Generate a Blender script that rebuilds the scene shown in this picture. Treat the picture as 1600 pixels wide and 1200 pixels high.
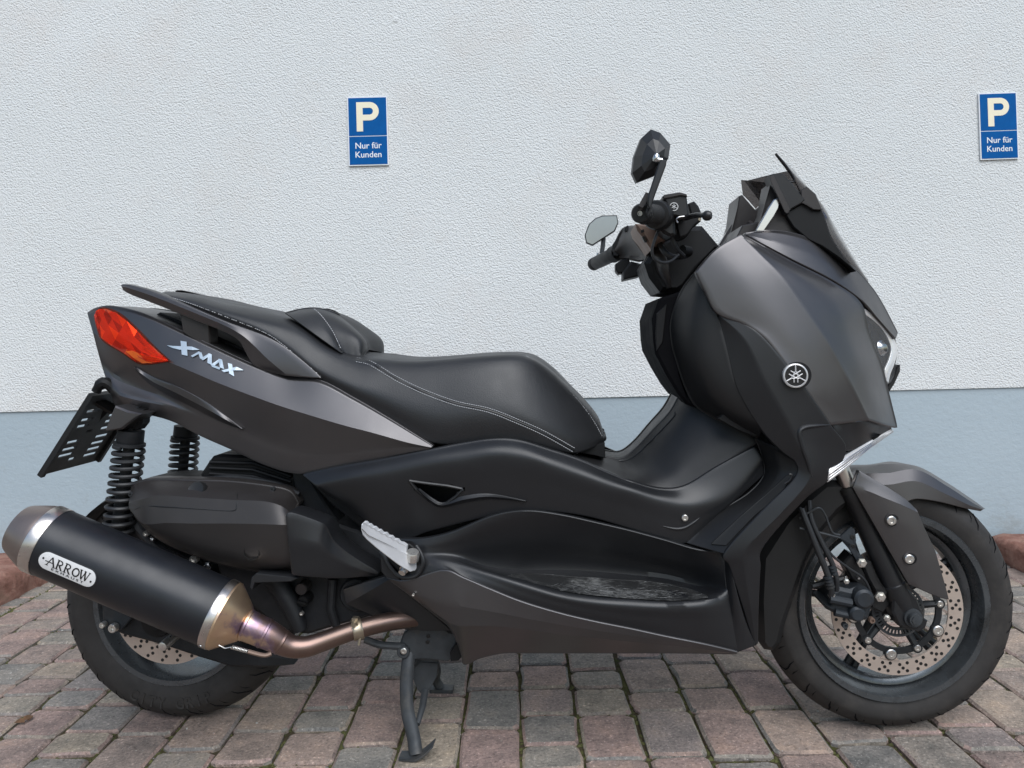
import bpy, bmesh, math, random
from mathutils import Vector, Matrix
R = math.radians
random.seed(7)
for o in list(bpy.data.objects): bpy.data.objects.remove(o)
scn = bpy.context.scene
col = scn.collection

# ------------------------------------------------------------------ camera, sky, sun, exposure
CAM = Vector((0.0, -1.70, 0.843)); ROLL = R(1.4); FPX = 1200.0; PX0, PY0 = 800.0, 525.0
cr = Vector((math.cos(ROLL), 0, -math.sin(ROLL))); cu = Vector((math.sin(ROLL), 0, math.cos(ROLL))); cf = Vector((0, 1, 0))
cd = bpy.data.cameras.new('camera'); cam = bpy.data.objects.new('camera', cd); col.objects.link(cam)
cam.matrix_world = Matrix(((cr.x, cu.x, -cf.x, CAM.x), (cr.y, cu.y, -cf.y, CAM.y), (cr.z, cu.z, -cf.z, CAM.z), (0, 0, 0, 1)))
cd.sensor_width = 36.0; cd.lens = 36.0*FPX/1600.0; cd.shift_y = -(600.0-PY0)/1600.0; cd.clip_end = 500; cd.clip_start = 0.02
scn.camera = cam

SUN_EL, SUN_AZ = 50.0, 163.0      # azimuth of the sun measured from +Y towards +X
w = bpy.data.worlds.new('World'); scn.world = w; w.use_nodes = True
wt = w.node_tree; wt.nodes.clear()
sky = wt.nodes.new('ShaderNodeTexSky'); sky.sky_type = 'NISHITA'; sky.sun_disc = False
sky.sun_elevation = R(SUN_EL); sky.sun_rotation = R(SUN_AZ); sky.air_density = 1.2; sky.dust_density = 1.0; sky.ozone_density = 1.0
bg = wt.nodes.new('ShaderNodeBackground'); bg.inputs[1].default_value = 0.06
wo = wt.nodes.new('ShaderNodeOutputWorld')
wt.links.new(sky.outputs[0], bg.inputs[0]); wt.links.new(bg.outputs[0], wo.inputs[0])
sl = bpy.data.lights.new('sun', 'SUN'); sl.energy = 1.5; sl.angle = R(54); sl.color = (0.965, 0.985, 1.0)
so = bpy.data.objects.new('sun', sl); col.objects.link(so)
sd = Vector((math.sin(R(SUN_AZ))*math.cos(R(SUN_EL)), math.cos(R(SUN_AZ))*math.cos(R(SUN_EL)), math.sin(R(SUN_EL))))
so.rotation_euler = sd.to_track_quat('Z', 'Y').to_euler(); so.location = sd*20
scn.view_settings.view_transform = 'Standard'; scn.view_settings.look = 'None'
scn.view_settings.exposure = 0.99; scn.view_settings.gamma = 1.0; scn.view_settings.use_curve_mapping = False

# ------------------------------------------------------------------ materials
MATS = {}
def nodes(name):
    m = bpy.data.materials.new(name); m.use_nodes = True; MATS[name] = m
    nt = m.node_tree; b = nt.nodes['Principled BSDF']
    return m, nt, b
def add(nt, kind, **kw):
    n = nt.nodes.new(kind)
    for k, v in kw.items():
        if k.startswith('i_'):
            key = k[2:]; n.inputs[int(key) if key.isdigit() else key.replace('_', ' ')].default_value = v
        else: setattr(n, k, v)
    return n
def ramp(nt, stops, fac=None):
    n = nt.nodes.new('ShaderNodeValToRGB'); e = n.color_ramp.elements
    while len(e) < len(stops): e.new(0.5)
    for i, (p, c) in enumerate(stops): e[i].position = p; e[i].color = (*c, 1) if len(c) == 3 else c
    if fac is not None: nt.links.new(fac, n.inputs[0])
    return n
def mat(name, color, rough=0.5, metal=0.0, var=0.12, vscale=9.0, bump=0.0, bscale=600.0, spec=0.5, coat=0.0, trans=0.0, rvar=0.12, dirt=None, dscale=14.0):
    m, nt, b = nodes(name); L = nt.links
    tc = add(nt, 'ShaderNodeTexCoord')
    n1 = add(nt, 'ShaderNodeTexNoise', i_Scale=vscale, i_Detail=5.0, i_Roughness=0.6); L.new(tc.outputs['Object'], n1.inputs['Vector'])
    lo = tuple(c*(1-var) for c in color); hi = tuple(min(1, c*(1+var)) for c in color)
    rp = ramp(nt, [(0.3, lo), (0.7, hi)], n1.outputs[0]); src = rp.outputs[0]
    if dirt:
        n3 = add(nt, 'ShaderNodeTexNoise', i_Scale=dscale, i_Detail=8.0, i_Roughness=0.7); L.new(tc.outputs['Object'], n3.inputs['Vector'])
        r3 = ramp(nt, [(0.52, (0, 0, 0)), (0.72, (1, 1, 1))], n3.outputs[0])
        mx = add(nt, 'ShaderNodeMix', data_type='RGBA'); L.new(r3.outputs[0], mx.inputs[0]); L.new(src, mx.inputs[6]); mx.inputs[7].default_value = (*dirt, 1); src = mx.outputs[2]
    L.new(src, b.inputs['Base Color'])
    n2 = add(nt, 'ShaderNodeTexNoise', i_Scale=vscale*2.7, i_Detail=6.0); L.new(tc.outputs['Object'], n2.inputs['Vector'])
    mr = add(nt, 'ShaderNodeMapRange', i_1=0.3, i_2=0.7, i_3=max(0.02, rough-rvar*rough), i_4=min(1, rough+rvar*rough)); L.new(n2.outputs[0], mr.inputs[0]); L.new(mr.outputs[0], b.inputs['Roughness'])
    b.inputs['Metallic'].default_value = metal; b.inputs['Specular IOR Level'].default_value = spec
    b.inputs['Coat Weight'].default_value = coat; b.inputs['Transmission Weight'].default_value = trans
    if bump > 0:
        nb = add(nt, 'ShaderNodeTexNoise', i_Scale=bscale, i_Detail=2.0); L.new(tc.outputs['Object'], nb.inputs['Vector'])
        bp = add(nt, 'ShaderNodeBump', i_Strength=bump, i_Distance=0.001); L.new(nb.outputs[0], bp.inputs['Height']); L.new(bp.outputs[0], b.inputs['Normal'])
    return m
mat('grey_paint', (0.122, 0.117, 0.119), 0.36, 0.85, 0.05, 5.0, 0.03, 1500)
mat('black_paint', (0.013, 0.0135, 0.015), 0.37, 0.0, 0.12, 6.0, 0.10, 1100, spec=0.48)
mat('black_plastic', (0.0105, 0.0105, 0.011), 0.46, 0.0, 0.15, 8.0, 0.18, 900, spec=0.45)
mat('dark_plastic', (0.006, 0.006, 0.0065), 0.55, 0.0, 0.2, 12.0, 0.1, 500, spec=0.3)
mat('engine_black', (0.009, 0.010, 0.012), 0.62, 0.1, 0.3, 14.0, 0.2, 300, dirt=(0.022, 0.022, 0.024))
mat('cover_grey', (0.040, 0.036, 0.035), 0.40, 0.35, 0.1, 7.0, 0.12, 900)
mat('seat_vinyl', (0.016, 0.0165, 0.018), 0.44, 0.0, 0.08, 6.0, 0.35, 520, spec=0.55)
mat('seat_top', (0.034, 0.033, 0.033), 0.52, 0.0, 0.08, 6.0, 0.35, 520)
mat('crumb', (0.42, 0.40, 0.36), 0.9)
mat('thread', (0.42, 0.42, 0.43), 0.8)
mat('rubber', (0.030, 0.0275, 0.026), 0.70, 0.0, 0.25, 18.0, 0.12, 260, spec=0.35, dirt=(0.046, 0.041, 0.037))
mat('rubber_black', (0.012, 0.012, 0.012), 0.6, 0.0, 0.2, 20.0)
mat('rim_paint', (0.115, 0.125, 0.133), 0.27, 0.7, 0.12, 12.0, dirt=(0.06, 0.06, 0.06))
mat('rim_dark', (0.016, 0.018, 0.02), 0.45, 0.2, 0.2, 12.0)
mat('disc_steel', (0.60, 0.50, 0.43), 0.40, 0.6, 0.08, 16.0, 0.05, 700)
mat('steel', (0.62, 0.62, 0.62), 0.24, 1.0, 0.1, 20.0)
mat('brushed', (0.66, 0.61, 0.57), 0.30, 1.0, 0.1, 30.0, 0.06, 500)
mat('alu', (0.66, 0.66, 0.67), 0.40, 0.0, 0.06, 25.0)
mat('zinc', (0.70, 0.68, 0.64), 0.30, 0.9, 0.15, 60.0)
mat('muffler_black', (0.009, 0.010, 0.013), 0.40, 0.1, 0.25, 9.0, 0.1, 800, spec=0.55)
mat('end_cap', (0.25, 0.205, 0.185), 0.38, 0.75, 0.1, 12.0)
mat('hose', (0.020, 0.021, 0.023), 0.5, 0.0)
mat('stand_steel', (0.050, 0.055, 0.060), 0.55, 0.3, 0.3, 22.0, 0.2, 260, dirt=(0.10, 0.092, 0.082))
mat('caliper', (0.026, 0.031, 0.037), 0.5, 0.25, 0.25, 24.0, 0.2, 500, dirt=(0.05, 0.047, 0.045))
mat('badge_white', (0.80, 0.80, 0.80), 0.3, 0.2, 0.03)
mat('lamp_black', (0.006, 0.006, 0.007), 0.85, 0, 0.1, spec=0.08)
mat('emblem_silver', (0.66, 0.65, 0.64), 0.35, 0.35, 0.03)
mat('badge_ink', (0.010, 0.010, 0.010), 0.4)
mat('chrome_letter', (0.62, 0.70, 0.75), 0.30, 0.6, 0.03)
mat('bronze_and_warm_light', (0.23, 0.16, 0.125), 0.5, 0.6, 0.1)
mat('brass', (0.40, 0.34, 0.26), 0.36, 0.9, 0.15, 40)
mat('silver_trim', (0.80, 0.76, 0.72), 0.22, 0.95, 0.03)
mat('sign_white', (0.80, 0.82, 0.84), 0.35, 0, 0.03)
mat('sign_blue', (0.0, 0.092, 0.315), 0.6, 0, 0.08, 30, spec=0.12)
mat('sign_cream', (0.88, 0.80, 0.60), 0.45, 0, 0.03)
mat('mirror_glass', (0.42, 0.42, 0.42), 0.22, 1.0, 0.02)
mat('mirror_black', (0.016, 0.016, 0.017), 0.34, 0.1, 0.2)
mat('deep_red', (0.42, 0.03, 0.015), 0.2, 0.5, 0.1, 40)
mat('amber', (0.95, 0.17, 0.03), 0.2, 0.3, 0.1, 40)
mat('red_reflector', (0.85, 0.10, 0.035), 0.18, 0.55, 0.1, 40)
mat('indicator_lens', (0.74, 0.73, 0.72), 0.16, 0.3, 0.06, 30, coat=0.6)
mat('scuff', (0.20, 0.20, 0.195), 0.6, 0, 0.3, 30)
mat('leaf_brown', (0.13, 0.065, 0.028), 0.7, 0, 0.3, 80)
mat('moss_green', (0.070, 0.072, 0.022), 0.95, 0, 0.5, 60)
def glassy(name, color, rough, trans, ior=1.45, alpha=1.0):
    m, nt, b = nodes(name)
    tc = add(nt, 'ShaderNodeTexCoord'); n = add(nt, 'ShaderNodeTexNoise', i_Scale=20.0); nt.links.new(tc.outputs['Object'], n.inputs['Vector'])
    r = ramp(nt, [(0.3, tuple(c*0.9 for c in color)), (0.7, color)], n.outputs[0]); nt.links.new(r.outputs[0], b.inputs['Base Color'])
    b.inputs['Roughness'].default_value = rough; b.inputs['Transmission Weight'].default_value = trans; b.inputs['IOR'].default_value = ior; b.inputs['Alpha'].default_value = alpha
    return m
glassy('red_lens', (1.0, 0.22, 0.13), 0.03, 0.95, 1.12)
glassy('clear_lens', (0.95, 0.96, 0.97), 0.03, 0.0, 1.35, 0.08)
glassy('smoke_screen', (0.16, 0.145, 0.14), 0.08, 0.8, 1.1)
def make_pipe_mat():
    m, nt, b = nodes('titan_pipe'); L = nt.links
    tc = add(nt, 'ShaderNodeTexCoord'); sp = add(nt, 'ShaderNodeSeparateXYZ'); L.new(tc.outputs['Object'], sp.inputs[0])
    n = add(nt, 'ShaderNodeTexNoise', i_Scale=28.0, i_Detail=5.0); L.new(tc.outputs['Object'], n.inputs['Vector'])
    ma = add(nt, 'ShaderNodeMath', operation='MULTIPLY_ADD', i_1=0.20, i_2=-0.10); L.new(n.outputs[0], ma.inputs[0])
    ad = add(nt, 'ShaderNodeMath', operation='ADD'); L.new(sp.outputs[0], ad.inputs[0]); L.new(ma.outputs[0], ad.inputs[1])
    mr = add(nt, 'ShaderNodeMapRange', i_1=-0.62, i_2=-0.20); L.new(ad.outputs[0], mr.inputs[0])
    r = ramp(nt, [(0.0, (0.70, 0.56, 0.42)), (0.17, (0.72, 0.52, 0.34)), (0.27, (0.66, 0.46, 0.32)), (0.33, (0.30, 0.21, 0.28)), (0.40, (0.25, 0.165, 0.145)), (0.62, (0.20, 0.14, 0.115)), (1.0, (0.13, 0.092, 0.08))], mr.outputs[0])
    L.new(r.outputs[0], b.inputs['Base Color']); b.inputs['Metallic'].default_value = 0.9; b.inputs['Roughness'].default_value = 0.33
make_pipe_mat()
def make_plaster():
    m, nt, b = nodes('plaster'); L = nt.links
    tc = add(nt, 'ShaderNodeTexCoord')
    v = add(nt, 'ShaderNodeTexNoise', i_Scale=165.0, i_Detail=2.0, i_Roughness=0.5); L.new(tc.outputs['Object'], v.inputs['Vector'])
    v2 = add(nt, 'ShaderNodeTexVoronoi', i_Scale=190.0, feature='SMOOTH_F1'); L.new(tc.outputs['Object'], v2.inputs['Vector'])
    mx = add(nt, 'ShaderNodeMath', operation='MULTIPLY_ADD', i_1=-0.55); L.new(v2.outputs[0], mx.inputs[0]); L.new(v.outputs[0], mx.inputs[2])
    bp = add(nt, 'ShaderNodeBump', i_Strength=1.0, i_Distance=0.0045); L.new(mx.outputs[0], bp.inputs['Height']); L.new(bp.outputs[0], b.inputs['Normal'])
    n = add(nt, 'ShaderNodeTexNoise', i_Scale=1.3, i_Detail=6.0); L.new(tc.outputs['Object'], n.inputs['Vector'])
    r = ramp(nt, [(0.3, (0.685, 0.70, 0.69)), (0.7, (0.735, 0.745, 0.735))], n.outputs[0])
    n4 = add(nt, 'ShaderNodeTexNoise', i_Scale=3.0, i_Detail=9.0, i_Roughness=0.7); L.new(tc.outputs['Object'], n4.inputs['Vector'])
    r4 = ramp(nt, [(0.50, (0, 0, 0)), (0.78, (0.42, 0.42, 0.42))], n4.outputs[0])
    mm = add(nt, 'ShaderNodeMix', data_type='RGBA'); L.new(r4.outputs[0], mm.inputs[0]); L.new(r.outputs[0], mm.inputs[6]); mm.inputs[7].default_value = (0.66, 0.60, 0.55, 1)
    L.new(mm.outputs[2], b.inputs['Base Color']); b.inputs['Roughness'].default_value = 0.92; b.inputs['Specular IOR Level'].default_value = 0.2
make_plaster()
def make_plinth():
    m, nt, b = nodes('plinth_paint'); L = nt.links
    tc = add(nt, 'ShaderNodeTexCoord')
    mp = add(nt, 'ShaderNodeMapping'); mp.inputs['Scale'].default_value = (0.8, 1, 1.1); L.new(tc.outputs['Object'], mp.inputs[0])
    v = add(nt, 'ShaderNodeTexNoise', i_Scale=60.0, i_Detail=6.0, i_Roughness=0.6); L.new(mp.outputs[0], v.inputs['Vector'])
    bp = add(nt, 'ShaderNodeBump', i_Strength=0.6, i_Distance=0.003); L.new(v.outputs[0], bp.inputs['Height']); L.new(bp.outputs[0], b.inputs['Normal'])
    n = add(nt, 'ShaderNodeTexNoise', i_Scale=2.2, i_Detail=7.0); L.new(tc.outputs['Object'], n.inputs['Vector'])
    r = ramp(nt, [(0.3, (0.35, 0.42, 0.46)), (0.7, (0.39, 0.46, 0.50))], n.outputs[0])
    sp = add(nt, 'ShaderNodeSeparateXYZ'); L.new(tc.outputs['Object'], sp.inputs[0])
    h = add(nt, 'ShaderNodeMapRange', i_1=0.0, i_2=0.30, i_3=0.22, i_4=-0.06); L.new(sp.outputs[2], h.inputs[0])
    dn = add(nt, 'ShaderNodeTexNoise', i_Scale=11.0, i_Detail=9.0, i_Roughness=0.72); L.new(tc.outputs['Object'], dn.inputs['Vector'])
    sm = add(nt, 'ShaderNodeMath', operation='ADD'); L.new(h.outputs[0], sm.inputs[0]); L.new(dn.outputs[0], sm.inputs[1])
    dr = ramp(nt, [(0.55, (0, 0, 0)), (0.85, (0.6, 0.6, 0.6))], sm.outputs[0])
    mm = add(nt, 'ShaderNodeMix', data_type='RGBA'); L.new(dr.outputs[0], mm.inputs[0]); L.new(r.outputs[0], mm.inputs[6]); mm.inputs[7].default_value = (0.24, 0.23, 0.20, 1)
    L.new(mm.outputs[2], b.inputs['Base Color']); b.inputs['Roughness'].default_value = 0.7
make_plinth()
def make_worn():
    m, nt, b = nodes('worn_mat'); L = nt.links
    tc = add(nt, 'ShaderNodeTexCoord'); mp = add(nt, 'ShaderNodeMapping'); mp.inputs['Scale'].default_value = (1.0, 5.0, 5.0); L.new(tc.outputs['Object'], mp.inputs[0])
    n = add(nt, 'ShaderNodeTexNoise', i_Scale=45.0, i_Detail=9.0, i_Roughness=0.75, i_Distortion=1.5); L.new(mp.outputs[0], n.inputs['Vector'])
    n2 = add(nt, 'ShaderNodeTexNoise', i_Scale=13.0, i_Detail=3.0); L.new(tc.outputs['Object'], n2.inputs['Vector'])
    ad = add(nt, 'ShaderNodeMath', operation='MULTIPLY_ADD', i_1=0.55); L.new(n2.outputs[0], ad.inputs[0]); L.new(n.outputs[0], ad.inputs[2])
    L.new(ramp(nt, [(0.76, (0.011, 0.011, 0.011)), (0.86, (0.07, 0.07, 0.068)), (0.98, (0.22, 0.22, 0.21))], ad.outputs[0]).outputs[0], b.inputs['Base Color']); b.inputs['Roughness'].default_value = 0.65
make_worn()
def make_brick():
    m, nt, b = nodes('paver'); L = nt.links
    tc = add(nt, 'ShaderNodeTexCoord'); oi = add(nt, 'ShaderNodeObjectInfo'); ge = add(nt, 'ShaderNodeNewGeometry')
    wn = add(nt, 'ShaderNodeTexWhiteNoise', noise_dimensions='2D'); cb = add(nt, 'ShaderNodeCombineXYZ')
    L.new(oi.outputs['Random'], cb.inputs[0]); L.new(ge.outputs['Random Per Island'], cb.inputs[1]); L.new(cb.outputs[0], wn.inputs['Vector'])
    r = ramp(nt, [(0.0, (0.24, 0.225, 0.205)), (0.2, (0.30, 0.26, 0.22)), (0.42, (0.32, 0.245, 0.21)), (0.62, (0.35, 0.25, 0.22)), (0.76, (0.38, 0.315, 0.245)), (0.88, (0.25, 0.24, 0.22)), (1.0, (0.37, 0.265, 0.235))], wn.outputs[0])
    off = add(nt, 'ShaderNodeVectorMath', operation='SCALE'); off.inputs['Scale'].default_value = 37.0
    L.new(wn.outputs['Color'], off.inputs[0])
    va = add(nt, 'ShaderNodeVectorMath', operation='ADD'); L.new(tc.outputs['Object'], va.inputs[0]); L.new(off.outputs[0], va.inputs[1])
    n = add(nt, 'ShaderNodeTexNoise', i_Scale=14.0, i_Detail=7.0, i_Roughness=0.65); L.new(va.outputs[0], n.inputs['Vector'])
    rr = ramp(nt, [(0.25, (0.48, 0.51, 0.53)), (0.52, (0.98, 0.98, 0.98)), (0.78, (1.35, 1.26, 1.15))], n.outputs[0])
    mu = add(nt, 'ShaderNodeMix', data_type='RGBA', blend_type='MULTIPLY'); mu.inputs[0].default_value = 1; L.new(r.outputs[0], mu.inputs[6]); L.new(rr.outputs[0], mu.inputs[7])
    s = add(nt, 'ShaderNodeTexNoise', i_Scale=150.0, i_Detail=4.0, i_Roughness=0.75); L.new(va.outputs[0], s.inputs['Vector'])
    rs = ramp(nt, [(0.30, (0.42, 0.42, 0.42)), (0.46, (0.95, 0.95, 0.95)), (0.60, (1.1, 1.1, 1.1)), (0.69, (2.3, 2.25, 2.2))], s.outputs[0])
    m2 = add(nt, 'ShaderNodeMix', data_type='RGBA', blend_type='MULTIPLY'); m2.inputs[0].default_value = 1; L.new(mu.outputs[2], m2.inputs[6]); L.new(rs.outputs[0], m2.inputs[7])
    vo = add(nt, 'ShaderNodeTexVoronoi', i_Scale=165.0); L.new(va.outputs[0], vo.inputs['Vector'])
    vr = ramp(nt, [(0.10, (1, 1, 1)), (0.20, (0, 0, 0))], vo.outputs['Distance']); vs_ = add(nt, 'ShaderNodeSeparateColor'); L.new(vo.outputs['Color'], vs_.inputs[0])
    vt = add(nt, 'ShaderNodeMath', operation='GREATER_THAN', i_1=0.72); L.new(vs_.outputs[0], vt.inputs[0]); vm = add(nt, 'ShaderNodeMath', operation='MULTIPLY'); L.new(vr.outputs[0], vm.inputs[0]); L.new(vt.outputs[0], vm.inputs[1])
    mq = add(nt, 'ShaderNodeMix', data_type='RGBA'); L.new(vm.outputs[0], mq.inputs[0]); L.new(m2.outputs[2], mq.inputs[6]); mq.inputs[7].default_value = (0.50, 0.48, 0.44, 1); m2 = mq
    # pale lime patches
    pn = add(nt, 'ShaderNodeTexNoise', i_Scale=11.0, i_Detail=9.0, i_Roughness=0.75); L.new(va.outputs[0], pn.inputs['Vector'])
    pr = ramp(nt, [(0.64, (0, 0, 0)), (0.74, (0.55, 0.55, 0.55))], pn.outputs[0])
    m3 = add(nt, 'ShaderNodeMix', data_type='RGBA'); L.new(pr.outputs[0], m3.inputs[0]); L.new(m2.outputs[2], m3.inputs[6]); m3.inputs[7].default_value = (0.36, 0.35, 0.32, 1)
    L.new(m3.outputs[2], b.inputs['Base Color']); b.inputs['Roughness'].default_value = 0.85; b.inputs['Specular IOR Level'].default_value = 0.3
    ad = add(nt, 'ShaderNodeMath', operation='MULTIPLY_ADD', i_1=1.0); L.new(n.outputs[0], ad.inputs[0]); L.new(s.outputs[0], ad.inputs[2])
    bp = add(nt, 'ShaderNodeBump', i_Strength=1.0, i_Distance=0.0045); L.new(ad.outputs[0], bp.inputs['Height']); L.new(bp.outputs[0], b.inputs['Normal'])
make_brick()
def noisy(name, stops, scale, bump, bdist, rough=0.95, bs=90):
    m, nt, b = nodes(name); L = nt.links
    tc = add(nt, 'ShaderNodeTexCoord'); n = add(nt, 'ShaderNodeTexNoise', i_Scale=scale, i_Detail=8.0, i_Roughness=0.65); L.new(tc.outputs['Object'], n.inputs['Vector'])
    L.new(ramp(nt, stops, n.outputs[0]).outputs[0], b.inputs['Base Color']); b.inputs['Roughness'].default_value = rough; b.inputs['Specular IOR Level'].default_value = 0.2
    n2 = add(nt, 'ShaderNodeTexNoise', i_Scale=bs, i_Detail=8.0, i_Roughness=0.7); L.new(tc.outputs['Object'], n2.inputs['Vector'])
    bp = add(nt, 'ShaderNodeBump', i_Strength=bump, i_Distance=bdist); L.new(n2.outputs[0], bp.inputs['Height']); L.new(bp.outputs[0], b.inputs['Normal'])
noisy('joint_soil', [(0.35, (0.055, 0.043, 0.027)), (0.5, (0.085, 0.068, 0.040)), (0.62, (0.075, 0.075, 0.024)), (0.75, (0.11, 0.10, 0.04))], 9.0, 1.0, 0.006)
noisy('red_stone', [(0.28, (0.17, 0.09, 0.065)), (0.45, (0.29, 0.145, 0.11)), (0.6, (0.38, 0.215, 0.165)), (0.75, (0.23, 0.155, 0.105))], 16.0, 1.0, 0.012, 0.9, 60)
noisy('soil', [(0.3, (0.07, 0.055, 0.04)), (0.7, (0.14, 0.115, 0.085))], 6.0, 1.0, 0.01)
noisy('asphalt', [(0.3, (0.045, 0.044, 0.043)), (0.7, (0.06, 0.058, 0.056))], 20.0, 0.6, 0.003)
def M(n): return MATS[n]

# ------------------------------------------------------------------ pixel rays and frames
YAW = R(-4.5)          # scooter turned with its nose towards the camera
SC = Vector((0, 0, 0))
SM = Matrix.Translation(SC) @ Matrix.Rotation(YAW, 4, 'Z'); SI = SM.inverted()
def ray(px, py):
    return cf + cr*((px-PX0)/FPX) + cu*((PY0-py)/FPX)
_co = SI @ CAM; _r3 = SI.to_3x3()
def P(px, py, s):                    # point in the scooter's own frame at lateral offset s (negative: towards the viewer)
    d = _r3 @ ray(px, py); t = (s-_co.y)/d.y
    return _co + d*t
def G(px, py):                       # point on the ground in the scooter's frame
    d = ray(px, py); t = -CAM.z/d.z
    return SI @ (CAM + d*t)
def PW(px, py, y):
    d = ray(px, py); t = (y-CAM.y)/d.y
    return CAM + d*t
def PL(pts): return [P(*p) for p in pts]

# ------------------------------------------------------------------ mesh helpers
def crom(p, t):                       # uniform catmull-rom through tuples p, t in 0..len-1
    n = len(p); i = min(int(t), n-2); f = t-i
    a, b, c, d = p[max(i-1, 0)], p[i], p[i+1], p[min(i+2, n-1)]
    return tuple(0.5*((2*b[k]) + (c[k]-a[k])*f + (2*a[k]-5*b[k]+4*c[k]-d[k])*f*f + (3*b[k]-a[k]-3*c[k]+d[k])*f**3) for k in range(len(b)))
def samp(p, n, smooth=True, arc=True):
    p = [tuple(q) for q in p]
    if len(p) == 1: return p*n
    m = len(p)-1; fine = []
    K = 12
    for i in range(m*K+1):
        t = i/K
        if smooth: fine.append(crom(p, t))
        else:
            j = min(int(t), m-1); f = t-j; fine.append(tuple(p[j][k]*(1-f)+p[j+1][k]*f for k in range(len(p[0]))))
    if not arc:
        return [fine_at(fine, i/(n-1)*m*K) for i in range(n)]
    L = [0.0]
    for a, b in zip(fine, fine[1:]): L.append(L[-1]+math.hypot(a[0]-b[0], a[1]-b[1]) + 1e-9)
    out = []; j = 0
    for i in range(n):
        t = L[-1]*i/(n-1)
        while j < len(L)-2 and L[j+1] < t: j += 1
        f = (t-L[j])/(L[j+1]-L[j]); out.append(tuple(fine[j][k]*(1-f)+fine[j+1][k]*f for k in range(len(fine[0]))))
    return out
def fine_at(fine, t):
    j = min(int(t), len(fine)-2); f = t-j
    return tuple(fine[j][k]*(1-f)+fine[j+1][k]*f for k in range(len(fine[0])))
def finish(name, bm, m, parent=None, smooth=True, angle=35, doubles=True):
    if doubles: bmesh.ops.remove_doubles(bm, verts=bm.verts, dist=1e-5)
    me = bpy.data.meshes.new(name); bm.to_mesh(me); bm.free()
    ms = m if isinstance(m, (list, tuple)) else [m]
    for x in ms: me.materials.append(M(x))
    if smooth:
        me.polygons.foreach_set('use_smooth', [True]*len(me.polygons)); me.set_sharp_from_angle(angle=R(angle))
    o = bpy.data.objects.new(name, me); col.objects.link(o)
    if parent is not None: o.parent = parent
    return o
def inpoly(x, y, poly):
    c = False; j = len(poly)-1
    for i in range(len(poly)):
        xi, yi = poly[i][:2]; xj, yj = poly[j][:2]
        if (yi > y) != (yj > y) and x < (xj-xi)*(y-yi)/(yj-yi)+xi: c = not c
        j = i
    return c
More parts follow.
